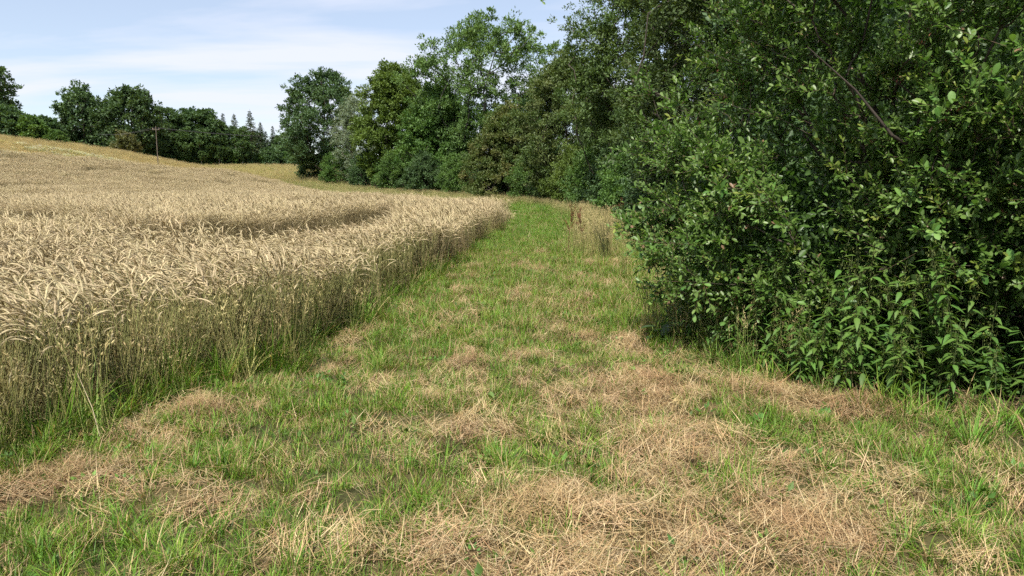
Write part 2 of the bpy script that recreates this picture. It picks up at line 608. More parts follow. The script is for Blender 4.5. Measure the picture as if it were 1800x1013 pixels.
# ------------------------------------------------------------------ grain crop
def ear_stalk(mb, rng, base, az, H, nod, detail, green=True):
    """one bearded grain stalk, bending over at the neck"""
    hd = np.array([math.cos(az), math.sin(az), 0]); up = np.array([0, 0, 1.])
    lean = rng.uniform(.02, .16)
    pts = [np.array(base, float)]
    ns = 3 if detail else 2
    Ls = H * .86
    for k in range(ns):
        t = lean * (k + .5) / ns * 1.6
        pts.append(pts[-1] + (hd * math.sin(t) + up * math.cos(t)) * Ls / ns)
    nk = 3 if detail else 1
    t = lean * 1.6
    for k in range(nk):
        t += nod * .5 / nk
        pts.append(pts[-1] + (hd * math.sin(t) + up * math.cos(t)) * (H * .13) / nk)
    pts = np.array(pts)
    low = (np.array([.30, .30, .115]) if green and rng.random() < .6 else np.array([.42, .335, .15])) * rng.uniform(.75, 1.15)
    mid = (np.array([.30, .310, .115]) if green else np.array([.29, .24, .125])) * rng.uniform(.75, 1.3)
    top = np.array([.44, .35, .17]) * rng.uniform(.85, 1.1)
    q = np.linspace(0, 1, len(pts) - 1)[:, None]
    cs = np.where(q < .5, low * (1 - 2 * q) + mid * 2 * q, mid * (2 - 2 * q) + top * (2 * q - 1))
    rad = .0023 if detail else .0028
    tubes(mb, pts[:-1], pts[1:], rad, rad * .8, 3, cs)
    # ear: a curved spindle
    EL = rng.uniform(.095, .14); nr = 6 if detail else 3; sd = 5 if detail else 3
    ec = np.array([.50, .41, .235]) * rng.uniform(.82, 1.12)
    P = pts[-1]; rings = []; cols = []; axes = []
    side = np.array([-hd[1], hd[0], 0])
    for k in range(nr):
        u = k / (nr - 1)
        wd = (.0060 if detail else .0070) * (math.sin(math.pi * min(.97, .12 + .8 * u)) ** .6)
        d = hd * math.sin(t) + up * math.cos(t); nn = np.cross(side, d)
        jag = 1.18 if (k % 2 and detail) else 1.0
        for s in range(sd):
            an = 2 * math.pi * s / sd
            rings.append(P + (side * math.cos(an) * 1.25 + nn * math.sin(an)) * wd * jag)
            cols.append(ec * (1.08 if k % 2 else .88))
        axes.append((P.copy(), d, nn))
        t += nod * .5 / nr
        P = P + d * EL / (nr - 1)
    f4 = [[k * sd + s, k * sd + (s + 1) % sd, (k + 1) * sd + (s + 1) % sd, (k + 1) * sd + s] for k in range(nr - 1) for s in range(sd)]
    mb.add(rings, np.array(cols), f4=f4)
    # awns
    na = 18 if detail else 5
    V, f3 = [], []
    for i in range(na):
        u = (i + .5) / na
        p0, d, nn = axes[min(nr - 1, int(u * nr))]
        an = rng.uniform(0, 2 * math.pi)
        o_ = side * math.cos(an) + nn * math.sin(an)
        tip = p0 + d * rng.uniform(.045, .075) + o_ * rng.uniform(.012, .024)
        ww = side * (.0011 if detail else .0032)
        b = len(V)
        V += [p0 - ww, p0 + ww, tip]; f3.append([b, b + 1, b + 2])
    mb.add(V, ec * 1.05, f3=f3)
    # dry leaves
    nl = 2 if detail else 1
    k = rng.integers(1, ns, nl)
    blades(mb, pts[k] * .9 + pts[k - 1] * .1, rng.uniform(0, 6.28, nl), rng.uniform(.13, .24, nl), np.full(nl, .008 if detail else .011),
           rng.uniform(.3, .9, nl), rng.uniform(1.2, 2.2, nl), np.array([.27, .225, .11]) * rng.uniform(.7, 1.2), seg=3)


def crop_clump(rng, n, rad, detail, green=True):
    mb = MB()
    for i in range(n):
        r = rad * math.sqrt(rng.random()); th = rng.uniform(0, 6.28)
        az = rng.normal(math.pi, 1.0) if detail else rng.normal(math.pi, 1.3)
        ear_stalk(mb, rng, (r * math.cos(th), r * math.sin(th), 0), az, rng.uniform(.86, 1.1), rng.uniform(.9, 2.5), detail, green)
    return mb.mesh('grain_clump')


def build_crop():
    rng = np.random.default_rng(21)
    near = [crop_clump(rng, 9, .13, True) for _ in range(8)]
    near = near[:8]
    dry = [crop_clump(rng, 9, .13, True, False) for _ in range(4)]
    mid = [crop_clump(rng, 12, .17, False, False) for _ in range(6)]
    far = [crop_clump(rng, 34, .48, False, False) for _ in range(5)]
    coll = protos('grain_plants', near + dry + mid + far, M_CROP)
    PX, PY, ID, SX, SZ = [], [], [], [], []

    def put(x0, x1, y0, y1, dens, lo, hi, cond, sx):
        x, y = sample(rng, x0, x1, y0, y1, dens)
        k = in_field(x, y) & (np.abs(x) < .70 * np.abs(y) + 4.5) & cond(x, y)
        x, y = x[k], y[k]
        PX.append(x); PY.append(y); ID.append(rng.integers(lo, hi, len(x)))
        SX.append(rng.uniform(.85, 1.15, len(x)) * sx); SZ.append(crop_h(x, y) * rng.uniform(.88, 1.12, len(x)))

    put(-16, 0, 0.5, 17, 36, 0, 8, lambda x, y: (np.hypot(x, y) < 15) & (edge_x(y) - x < 1.3), 1)
    put(-16, 0, 0.5, 17, 34, 8, 12, lambda x, y: (np.hypot(x, y) < 15) & (edge_x(y) - x >= 1.3), 1)
    # denser front rows, where the stalks are seen from the side
    put(-7, 0, 2, 40, 16, 0, 8, lambda x, y: (edge_x(y) - x < .5) & (y < 24), 1)
    put(-38, 0, 8, 48, 24, 12, 18, lambda x, y: (np.hypot(x, y) >= 14.4) & (np.hypot(x, y) < 44), 1.1)
    put(-90, 0, 30, 118, 7.5, 18, 23, lambda x, y: (np.hypot(x, y) >= 42.5), 1.05)
    x = np.concatenate(PX); y = np.concatenate(PY)
    n = len(x)
    sx = np.concatenate(SX); sz = np.concatenate(SZ)
    r = np.stack([rng.normal(0, .06, n), rng.normal(0, .06, n), rng.normal(0, .55, n)], 1)
    # stalks at the rim lean out over the strip, in bunches
    ed = edge_x(y) - x
    rim = (ed < .5) & (y < 40)
    lean_ = S((vnoise(x * 1.2 + 20, y * 1.2) - .35) / .3) * np.interp(y, [3, 9, 30], [.42, .30, .18])
    r[rim, 2] *= .35
    r[rim, 1] += (lean_ * rng.uniform(.1, 1.1, n))[rim]
    # laid-over stalks where the crop is low
    low = sz < .75
    r[low, 0] += rng.normal(0, .35, low.sum()); r[low, 1] += rng.normal(0, .35, low.sum())
    P = np.stack([x, y, hz(x, y) - .01], 1)
    o = scatter('grain_crop', coll, P, r, np.stack([sx, sx, sz], 1), np.concatenate(ID))
    tag(o, 'ripe pale gold bearded grain standing beside the mown strip', 'grain crop', kind='stuff')
    return n


print('crop', build_crop())


# ------------------------------------------------------------------ grasses
G1 = np.array([.100, .222, .021]); G2 = np.array([.152, .258, .035]); G3 = np.array([.055, .128, .019])
ST1 = np.array([.46, .335, .170]); ST2 = np.array([.29, .180, .082]); ST3 = np.array([.54, .435, .255])


def green_tuft(rng, n, rad, hmin, hmax, w=.0045, dry=.12, curl=(.3, 1.5)):
    mb = MB()
    r = rad * np.sqrt(rng.random(n)); th = rng.uniform(0, 6.28, n)
    az = th + rng.normal(0, .9, n)
    L = rng.uniform(hmin, hmax, n)
    base = np.stack([r * np.cos(th), r * np.sin(th), np.full(n, -.01)], 1)
    m = rng.random((n, 1))
    c = np.where(m < .5, G1 * (1 - 2 * m) + G2 * 2 * m, G2 * (2 - 2 * m) + G3 * (2 * m - 1)) * rng.uniform(.8, 1.2, (n, 1))
    isd = rng.random((n, 1)) < dry
    c = np.where(isd, ST1 * rng.uniform(.6, 1.1, (n, 1)), c)
    tip = np.where(isd, c, c * np.array([1.2, 1.1, 1.0]))
    blades(mb, base, az, L, w * rng.uniform(.7, 1.4, n), rng.uniform(.05, .45, n), rng.uniform(curl[0], curl[1], n), c, tip, seg=4)
    return mb.mesh('grass_tuft')


def straw_mat(rng, n, rad, lift=.05):
    mb = MB()
    c = rng.normal(0, rad * .5, (n, 2))
    az0 = rng.uniform(0, 6.28)
    az = np.where(rng.random(n) < .6, rng.normal(az0, .5, n), rng.uniform(0, 6.28, n))
    L = rng.uniform(.08, .26, n)
    base = np.concatenate([c, rng.uniform(.0, lift, (n, 1))], 1)
    base[:, 0] -= np.cos(az) * L * .5; base[:, 1] -= np.sin(az) * L * .5
    m = rng.random((n, 1)); k = rng.random((n, 1))
    col = np.where(k < .55, ST1 * (1 - m) + ST2 * m, ST1 * (1 - m) + ST3 * m) * rng.uniform(.75, 1.12, (n, 1))
    blades(mb, base, az, L, rng.uniform(.0028, .0066, n), rng.uniform(1.1, 1.62, n), rng.normal(.15, .35, n), col, seg=3)
    return mb.mesh('straw_mat')


def herb(rng, n, leaf, col):
    mb = MB()
    az = rng.uniform(0, 6.28, n)
    d = np.stack([np.cos(az), np.sin(az), rng.uniform(.1, 1.0, n)], 1); d = norm(d)
    P = d * rng.uniform(.01, .05, (n, 1)) + np.array([0, 0, .01])
    side = norm(np.cross(d, np.array([0, 0, 1.])))
    kites(mb, P, d, side, rng.uniform(.6, 1.2, n) * leaf, rng.uniform(.35, .55, n) * leaf, col * rng.uniform(.7, 1.25, (n, 1)))
    return mb.mesh('herb')


def tall_grass(rng, n, rad, h, green):
    """flowering grass: blades at the foot, thin stems with feathery heads"""
    mb = MB()
    nb = n * 2
    r = rad * np.sqrt(rng.random(nb)); th = rng.uniform(0, 6.28, nb)
    c = (G1 * green + np.array([.40, .34, .13]) * (1 - green)) * rng.uniform(.7, 1.25, (nb, 1))
    blades(mb, np.stack([r * np.cos(th), r * np.sin(th), 0 * r], 1), rng.uniform(0, 6.28, nb), rng.uniform(.3, .75, nb) * h, np.full(nb, .0095),
           rng.uniform(.05, .4, nb), rng.uniform(.3, 1.6, nb), c, seg=4)
    r = rad * np.sqrt(rng.random(n)); th = rng.uniform(0, 6.28, n)
    A = np.stack([r * np.cos(th), r * np.sin(th), 0 * r], 1)
    az = rng.uniform(0, 6.28, n); ln = rng.uniform(.02, .28, n)
    hh = rng.uniform(.75, 1.1, n) * h
    d = np.stack([np.cos(az) * np.sin(ln), np.sin(az) * np.sin(ln), np.cos(ln)], 1)
    B = A + d * hh[:, None]
    cs = (np.array([.48, .40, .17]) * (1 - green * .6) + G1 * green * .6) * rng.uniform(.75, 1.15, (n, 1))
    tubes(mb, A, B, .0034, .0020, 3, cs)
    for k in range(7):
        t = rng.uniform(.82, 1.04, n)[:, None]
        P = A + (B - A) * t
        ax = norm(d + .45 * rng.normal(size=d.shape))
        kites(mb, P, ax, perp(ax, rng), rng.uniform(.03, .07, n), np.full(n, .012), np.array([.46, .38, .18]) * rng.uniform(.7, 1.15, (n, 1)))
    return mb.mesh('tall_grass')


def build_grass():
    rng = np.random.default_rng(31)
    ga = [green_tuft(rng, 16, .06, .04, .14, .0056, .2) for _ in range(6)]
    gb = [green_tuft(rng, 24, .055, .10, .27, .0064, .14) for _ in range(4)]
    gc = [green_tuft(rng, 26, .22, .07, .20, .008, .15) for _ in range(4)]
    coll = protos('mown_grass_tufts', ga + gb + gc, M_GRASS)
    X, Y, I, Sx, Sz = [], [], [], [], []

    def put(x0, x1, y0, y1, dens, lo, hi, sc, straw_keep, tall=0.0):
        x, y = sample(rng, x0, x1, y0, y1, dens)
        k = in_view(x, y) & (x > edge_x(y) - .25) & (x < hedge_x(y) + .35)
        x, y = x[k], y[k]
        s = straw_mask(x, y)
        keep = rng.random(len(x)) < (1 - s * (1 - straw_keep))
        if tall:
            keep &= fbm(x * 1.7 + 50, y * 1.7, 3) > tall
        x, y = x[keep], y[keep]
        n = len(x)
        X.append(x); Y.append(y); I.append(rng.integers(lo, hi, n))
        v = .75 + .6 * fbm(x * 1.5 + 9, y * 1.5 + 4, 3)
        q = rng.uniform(.8, 1.25, n) * sc
        Sx.append(q); Sz.append(q * v * rng.uniform(.8, 1.2, n))

    put(-6, 6, .8, 9, 240, 0, 6, .82, .14)
    put(-6, 6, .8, 11, 75, 6, 10, .74, .07, .50)
    put(-4, 5, 9, 22, 150, 0, 6, 1.25, .3)
    put(-4, 5, 9, 26, 24, 6, 10, 1.0, .12, .5)
    put(-4, 7, 20, 60, 42, 10, 14, 1.1, .45)
    put(-45, 8, 45, 135, 4, 10, 14, 2.2, .6)
    # rougher rim at the foot of the crop and along the bush
    x, y = sample(rng, -6, 1, 1.5, 42, 60)
    d = x - edge_x(y)
    k = (d > -.45) & (d < .30) & in_view(x, y) & (rng.random(len(x)) < np.where(y > 16, .45, .9))
    x, y = x[k], y[k]; n = len(x)
    X.append(x); Y.append(y); I.append(rng.integers(6, 10, n)); q = rng.uniform(.9, 1.5, n); Sx.append(q); Sz.append(q * rng.uniform(.8, 1.5, n))
    x, y = sample(rng, -6, 0, 1.5, 16, 46)
    d = x - edge_x(y)
    k = (d > -.55) & (d < .18) & in_view(x, y) & (rng.random(len(x)) < np.interp(y, [6, 16], [.85, .3])) & (fbm(x * .8, y * .8 + 60, 2) > .38)
    x, y = x[k], y[k]; n = len(x)
    X.append(x); Y.append(y); I.append(rng.integers(6, 10, n)); q = rng.uniform(1.2, 2.0, n); Sx.append(q); Sz.append(q * rng.uniform(1.0, 1.8, n))
    x, y = sample(rng, 1, 6, 2, 20, 60)
    d = hedge_x(y) - x
    k = (d > -.5) & (d < .5) & (rng.random(len(x)) < .55) & ((y > 7.2) | (rng.random(len(x)) < .6))
    x, y = x[k], y[k]; n = len(x)
    X.append(x); Y.append(y); I.append(rng.integers(6, 10, n)); q = rng.uniform(.9, 1.5, n); Sx.append(q); Sz.append(q * rng.uniform(.8, 1.4, n))
    x, y = np.concatenate(X), np.concatenate(Y); n = len(x)
    sx, sz = np.concatenate(Sx), np.concatenate(Sz)
    o = scatter('mown_grass', coll, np.stack([x, y, hz(x, y)], 1), rots(rng, n, .15), np.stack([sx, sx, sz], 1), np.concatenate(I))
    tag(o, 'short green grass growing back on the mown strip', 'grass', kind='stuff')
    tot = n

    # dried cuttings
    mats = [straw_mat(rng, 46, .16) for _ in range(8)] + [straw_mat(rng, 30, .3, .03) for _ in range(4)]
    coll = protos('cut_straw_mats', mats, M_STRAW)
    X, Y, I, Q, Z = [], [], [], [], []
    for (x0, x1, y0, y1, dens, lo, hi, sc, floor_) in ((-6, 6, .8, 9.5, 95, 0, 8, .85, .08), (-4, 5, 9.5, 24, 36, 0, 8, 1.1, .03), (-3, 6, 22, 60, 8, 8, 12, 1.6, .04)):
        x, y = sample(rng, x0, x1, y0, y1, dens)
        k = in_view(x, y) & (x > edge_x(y) - .1) & (x < hedge_x(y) + .5)
        x, y = x[k], y[k]
        s = straw_mask(x, y)
        k = rng.random(len(x)) < np.clip(s * 1.1 + floor_, 0, 1)
        x, y, s = x[k], y[k], s[k]
        X.append(x); Y.append(y); I.append(rng.integers(lo, hi, len(x))); Q.append(rng.uniform(.75, 1.2, len(x)) * sc)
        Z.append(hz(x, y) + s * .05 * fbm(x * 3, y * 3, 2))
    x, y, q = np.concatenate(X), np.concatenate(Y), np.concatenate(Q); n = len(x)
    o = scatter('dried_cuttings', coll, np.stack([x, y, np.concatenate(Z)], 1), rots(rng, n, .16), np.stack([q, q, q * 1.2], 1), np.concatenate(I))
    tag(o, 'matted straw brown grass cuttings lying on the mown strip', 'cuttings', kind='stuff')
    tot += n

    # small broad-leaved herbs
    hs = [herb(rng, 9, .045, np.array([.10, .20, .035])) for _ in range(3)] + [herb(rng, 7, .065, np.array([.085, .165, .030])) for _ in range(2)]
    coll = protos('small_herbs', hs, M_GRASS)
    x, y = sample(rng, -5, 5, 1, 16, 16)
    k = in_view(x, y) & (x > edge_x(y) - .3) & (x < hedge_x(y) + .8) & (fbm(x * 1.3 + 77, y * 1.3, 3) > .5)
    x, y = x[k], y[k]; n = len(x)
    q = rng.uniform(.6, 1.3, n)
    o = scatter('ground_herbs', coll, np.stack([x, y, hz(x, y) + .02], 1), rots(rng, n, .2), np.stack([q, q, q], 1), rng.integers(0, 5, n))
    tag(o, 'scattered clover and small broad leaved weeds among the grass', 'weeds', kind='stuff')
    tot += n

    # leafy undergrowth in the shade of the bush
    def under(h):
        mb = MB()
        ns = 7
        th = rng.uniform(0, 6.28, ns); A = np.stack([.1 * np.cos(th), .1 * np.sin(th), 0 * th], 1) * rng.random((ns, 1))
        B = A + np.stack([rng.normal(0, .14, ns), rng.normal(0, .14, ns), rng.uniform(.5, 1, ns)], 1) * h
        tubes(mb, A, B, .003, .0015, 3, np.array([.09, .11, .04]))
        k = np.repeat(np.arange(ns), 12); t = rng.uniform(.12, 1.02, (len(k), 1))
        P = A[k] + (B[k] - A[k]) * t
        az = rng.uniform(0, 6.28, len(k)); ax = norm(np.stack([np.cos(az), np.sin(az), rng.normal(-.1, .3, len(k))], 1))
        leaf_mass(mb, P, ax, norm(np.array([0, 0, 1.]) + rng.normal(size=ax.shape) * .25), rng.uniform(.06, .12, len(k)), rng.uniform(.03, .055, len(k)), np.array([.070, .145, .030]) * rng.uniform(.7, 1.35, (len(k), 1)))
        return mb.mesh('undergrowth')
    coll = protos('undergrowth_plants', [under(.5), under(.7), under(.9), under(.35)], M_NETTLE)
    x, y = sample(rng, 1, 12, 2.5, 24, 16)
    d = x - hedge_x(y)
    k = (d > .02) & (d < 4.0) & in_view(x, y, 2) & (fbm(x * .9, y * .9 + 4, 2) > .22)
    x, y, d = x[k], y[k], d[k]; n = len(x)
    q = rng.uniform(.7, 1.25, n) * np.interp(d, [0, .4], [.45, 1])
    o = scatter('undergrowth', coll, np.stack([x, y, hz(x, y)], 1), rots(rng, n, .12), np.stack([q, q, q], 1), rng.integers(0, 4, n))
    tag(o, 'leafy green undergrowth in the shade below the bush and hedge', 'undergrowth', kind='stuff')
    tot += n

    # tall rough grass: strip right of the path, rim of the crop, margin below the hedge, dry strip on the hill
    tg = [tall_grass(rng, 10, .14, .95, .15) for _ in range(3)] + [tall_grass(rng, 10, .14, .9, .75) for _ in range(3)] + \
         [tall_grass(rng, 26, .5, .9, .10) for _ in range(3)] + [tall_grass(rng, 26, .5, .9, .8) for _ in range(3)]
    coll = protos('tall_grasses', tg, M_STRAW)
    X, Y, I, Q = [], [], [], []
    x, y = sample(rng, .5, 7, 14, 60, 15)
    d = hedge_x(y) - x
    k = (d > -1.2) & (d < .6 + S((y - 14) / 6) * 1.3 + .8 * (vnoise(x * .9, y * .5) - .5)) & (rng.random(len(x)) < .25 + .75 * S((y - 16) / 6))
    x, y = x[k], y[k]
    X.append(x); Y.append(y); I.append(np.where(rng.random(len(x)) < .35, rng.integers(0, 3, len(x)), rng.integers(3, 6, len(x)))); Q.append(rng.uniform(.3, 1.0, len(x)))
    x, y = sample(rng, 1, 4, 6.6, 15, 26)
    d = hedge_x(y) - x
    k = (d > -.45) & (d < .22) & (rng.random(len(x)) < np.interp(y, [6.6, 8, 15], [.15, .5, .8]))
    x, y = x[k], y[k]
    X.append(x); Y.append(y); I.append(rng.integers(1, 6, len(x))); Q.append(rng.uniform(.35, .75, len(x)))
    x, y = sample(rng, -7, 0, 1.5, 30, 26)
    d = x - edge_x(y)
    k = (d > -.9) & (d < .2 + .2 * (y < 7)) & in_view(x, y) & (rng.random(len(x)) < np.interp(y, [6, 10, 16], [.95, .6, .2]))
    x, y = x[k], y[k]
    X.append(x); Y.append(y); I.append(rng.integers(2, 6, len(x))); Q.append(rng.uniform(.45, .95, len(x)))
    x, y = sample(rng, -50, 9, 40, 140, 2.2)
    k = (x > edge_x(y) + .4) & (x < hedge_x(y) + 2) & ((x > hedge_x(y) - 3.2) | (y > 66))
    x, y = x[k], y[k]
    X.append(x); Y.append(y); I.append(np.where(rng.random(len(x)) < .14, rng.integers(6, 9, len(x)), rng.integers(9, 12, len(x)))); Q.append(rng.uniform(.45, .9, len(x)))
    x, y = sample(rng, -95, -25, 55, 125, 2.6)
    k = ~in_field(x, y) & (x < edge_x(y)) & (np.abs(x) < .72 * y + 4)
    x, y = x[k], y[k]
    X.append(x); Y.append(y); I.append(rng.integers(6, 9, len(x))); Q.append(rng.uniform(.5, .95, len(x)))
    x, y = sample(rng, -100, -30, 128, 206, 1.1)
    k = (np.abs(x) < .72 * y)
    x, y = x[k], y[k]
    X.append(x); Y.append(y); I.append(np.where(rng.random(len(x)) < .6, rng.integers(6, 9, len(x)), rng.integers(9, 12, len(x)))); Q.append(rng.uniform(.8, 1.3, len(x)))
    x, y, q = np.concatenate(X), np.concatenate(Y), np.concatenate(Q); n = len(x)
    o = scatter('tall_grass', coll, np.stack([x, y, hz(x, y) - .01], 1), rots(rng, n, .1), np.stack([q, q, q], 1), np.concatenate(I))
    tag(o, 'tall seeding grass, straw and green, along field margin and hedge', 'grass', kind='stuff')
    tot += n

    # pale daisies on the slope above the crop
    mb = MB()
    n = 40
    P = np.concatenate([rng.normal(0, .35, (n, 2)), rng.uniform(.35, .6, (n, 1))], 1)
    ax = norm(np.stack([np.ones(n), 0 * P[:, 0], rng.normal(0, .15, n)], 1))
    kites(mb, P, ax, norm(np.cross(ax, np.array([0, 0.2, 1.]))), np.full(n, .09), np.full(n, .09), np.array([.62, .64, .50]))
    kites(mb, P - np.array([.05, .02, .3]), norm(np.array([[0.1, 0, 1.]] * n)), np.array([[0, 1., 0]] * n), np.full(n, .3), np.full(n, .03), np.array([.16, .20, .07]))
    coll = protos('pale_flowers', [mb.mesh('flower_patch')], M_GRASS)
    x, y = sample(rng, -75, -36, 58, 96, 3)
    k = ~in_field(x, y) & (y < 104 + (x + 43) * .75) & (fbm(x * .22, y * .35, 3) > .50)
    x, y = x[k], y[k]; n = len(x)
    o = scatter('pale_wildflowers', coll, np.stack([x, y, hz(x, y)], 1), rots(rng, n, .1), np.full((n, 3), 1.0), np.zeros(n))
    tag(o, 'drift of pale wildflowers on the slope above the crop', 'flowers', kind='stuff')
    return tot


print('grass', build_grass())


# ------------------------------------------------------------------ woody plants
def grow(pts, nroot, bf, root_len=None):
    """connect every point to the tree: nearest node, weighed with the path back to the root"""
    n = len(pts)
    par = np.full(n, -1); plen = np.zeros(n)
    if root_len is not None:
        plen[:nroot] = root_len
    for i in range(1, nroot):
        par[i] = i - 1
    dr = np.linalg.norm(pts[nroot:] - pts[0], axis=1)
    order = np.argsort(dr) + nroot
    act = list(range(nroot))
    idx = np.empty(n, int); idx[:nroot] = act; m = nroot
    for i in order:
        c = idx[:m]
        d = np.linalg.norm(pts[c] - pts[i], axis=1)
        cost = d + bf * plen[c] + np.where(pts[c, 2] > pts[i, 2] + .15 * d, d * .8, 0)
        j = c[np.argmin(cost)]
        par[i] = j; plen[i] = plen[j] + np.linalg.norm(pts[j] - pts[i])
        idx[m] = i; m += 1
    return par, order


def pipe(par, order, nroot, tip, expo=2.4):
    n = len(par)
    acc = np.zeros(n)
    seq = np.concatenate([np.arange(nroot), order])
    r = np.zeros(n)
    for i in seq[::-1]:
        v = acc[i] if acc[i] > 0 else tip ** expo
        r[i] = v ** (1 / expo)
        if par[i] >= 0:
            acc[par[i]] += v
    return r


def limb_tubes(mb, pts, par, r, sides, col, rng, wob=.06, only=None):
    k = np.where(par >= 0)[0]
    if only is not None:
        k = k[only[k]]
    A, B = pts[par[k]], pts[k]
    L = np.linalg.norm(B - A, axis=1, keepdims=True)
    M = (A + B) / 2 + rng.normal(size=A.shape) * wob * L + np.array([0, 0, -.03]) * L
    ra = np.minimum(r[par[k]], r[k] * 1.5); rb = r[k]
    c = col * rng.uniform(.8, 1.2, (len(k), 1))
    tubes(mb, A, M, ra, (ra + rb) / 2, sides, c)
    tubes(mb, M, B, (ra + rb) / 2, rb, sides, c)


def crown_shape(kind, t):
    if kind == 'round':
        return np.sqrt(np.clip(1 - (2 * t - 0.95) ** 2, 0.02, 1))
    if kind == 'oval':
        return np.clip(np.sin(math.pi * (t * .90 + .06)), .02, 1) ** .6
    if kind == 'broad':          # vase shape, widest in the upper part
        return np.clip((.45 + .9 * t) * np.sqrt(np.clip(1 - np.maximum(0, (t - .55) / .46) ** 2, .02, 1)), .05, 1.05)
    if kind == 'column':
        return np.clip(1 - np.abs(2 * t - .8) ** 2.5 * .8, .1, 1)
    return np.sqrt(np.clip(1 - t ** 2, .03, 1))       # dome: full to the ground


def tree_meshes(seed, H, RAD, base, kind, ncl, cr, nl, leaf, aspect, cols, trunk_r, bark=(.075, .062, .05), fill=.45, droop=0., flat=.75, stems=1, spread=.25, lean=0.):
    """returns (trunk mesh, crown mesh): limbs grown through clump centres, leaves gathered in clumps"""
    rng = np.random.default_rng(seed)
    ph = rng.uniform(0, 6.28, 6)
    t = rng.random(ncl) ** .9
    th = rng.uniform(0, 6.28, ncl)
    prof = crown_shape(kind, t)
    irr = 1 + spread * (np.sin(2 * th + 5 * t + ph[0]) * .5 + np.sin(3 * th - 7 * t + ph[1]) * .4 + np.sin(5 * th + 11 * t + ph[2]) * .3)
    rho = RAD * prof * irr * (fill + (1 - fill) * rng.random(ncl) ** .6)
    z = base + (H - base - cr * .6) * t * (1 + .06 * np.sin(2 * th + ph[3]))
    C = np.stack([rho * np.cos(th) + lean * z / H, rho * np.sin(th), z], 1)
    nt_ = 9
    s = np.linspace(0, 1, nt_)
    tr = np.stack([lean * s * .7 + .02 * H * np.sin(3 * s + ph[4]) * s, .02 * H * np.sin(2.5 * s + ph[5]) * s, s * (base + (H - base) * .72)], 1)
    pts = np.concatenate([tr, C])
    par, order = grow(pts, nt_, .35, np.linalg.norm(tr - tr[0], axis=1))
    r = pipe(par, order, nt_, trunk_r / max(8., ncl ** (1 / 2.4)))
    r[:nt_] = np.maximum(r[:nt_], trunk_r * (1 - .85 * s)) if stems == 1 else r[:nt_]
    mb = MB()
    limb_tubes(mb, pts, par, r, 6, np.array(bark), rng)
    if stems > 1:
        az = rng.uniform(0, 6.28, stems)
        for a_ in az:
            tip = np.array([math.cos(a_) * RAD * .6, math.sin(a_) * RAD * .6, H * rng.uniform(.5, .8)])
            b0 = np.array([math.cos(a_) * RAD * .12, math.sin(a_) * RAD * .12, 0])
            m_ = (b0 + tip) / 2 + np.array([0, 0, H * .1])
            tubes(mb, [b0, m_], [m_, tip], [trunk_r * .7, trunk_r * .5], [trunk_r * .5, trunk_r * .15], 5, np.array(bark))
    else:
        tubes(mb, [[0, 0, -.3]], [[0, 0, .25]], [trunk_r * 1.45], [trunk_r], 8, np.array(bark))
    trunk = mb.mesh('trunk', True)
    # leaves
    mb = MB()
    cl = np.repeat(np.arange(ncl), nl)
    n = len(cl)
    rr = cr * rng.uniform(.65, 1.3, ncl)[cl]
    nsub = 8
    so = rng.normal(0, .52, (ncl, nsub, 3)); sr = rng.uniform(.28, .55, (ncl, nsub))
    si = rng.integers(0, nsub, n)
    d = norm(rng.normal(size=(n, 3)))
    q = rng.random(n) ** .5
    off = (so[cl, si] + d * (sr[cl, si] * q)[:, None]) * rr[:, None] * np.array([1, 1, flat])
    off[:, 2] -= droop * rr * (q ** 2)
    P = C[cl] + off
    d = norm(off + d * .3)
    ax = norm(d * .8 + rng.normal(size=(n, 3)) * .6 + np.array([0, 0, .25 - droop]))
    nrm = norm(np.array([0, 0, 1.]) + d * .7 + rng.normal(size=(n, 3)) * .55)
    sd = norm(np.cross(nrm, ax))
    L = leaf * rng.uniform(.7, 1.3, n)
    cols = np.array(cols, float)
    ci = rng.random(ncl)[cl][:, None]; li = rng.random((n, 1))
    m = np.clip(.65 * ci + .35 * li, 0, 1)
    col = np.where(m < .5, cols[0] * (1 - 2 * m) + cols[1] * 2 * m, cols[1] * (2 - 2 * m) + cols[2] * (2 * m - 1)) * rng.uniform(.8, 1.2, (n, 1))
    kites(mb, P, ax, sd, L, L * aspect, col)
    crown = mb.mesh('crown')
    return trunk, crown


def plant(name, meshes, x, y, label, cat, group=None, s=1.0, rz=0., mats=(None, None), names=('trunk', 'crown')):
    e_ = empty(name, (x, y, float(hz(x, y)) - .03), rz, s)
    tag(e_, label, cat, group)
    obj(names[0], meshes[0], M_BARK, e_)
    obj(names[1], meshes[1], M_LEAF, e_)
    return e_


DARK = [(.044, .088, .032), (.068, .122, .044), (.094, .155, .056)]
ASH = [(.078, .145, .038), (.108, .186, .052), (.142, .225, .066)]
MIDG = [(.058, .122, .026), (.088, .164, .036), (.122, .205, .048)]
YELG = [(.078, .130, .024), (.110, .170, .032), (.142, .208, .040)]
BROWN = [(.070, .120, .028), (.112, .150, .042), (.185, .170, .062)]
SILV = [(.130, .185, .105), (.185, .240, .150), (.250, .300, .205)]
OLIVE = [(.056, .102, .028), (.080, .132, .036), (.110, .158, .046)]

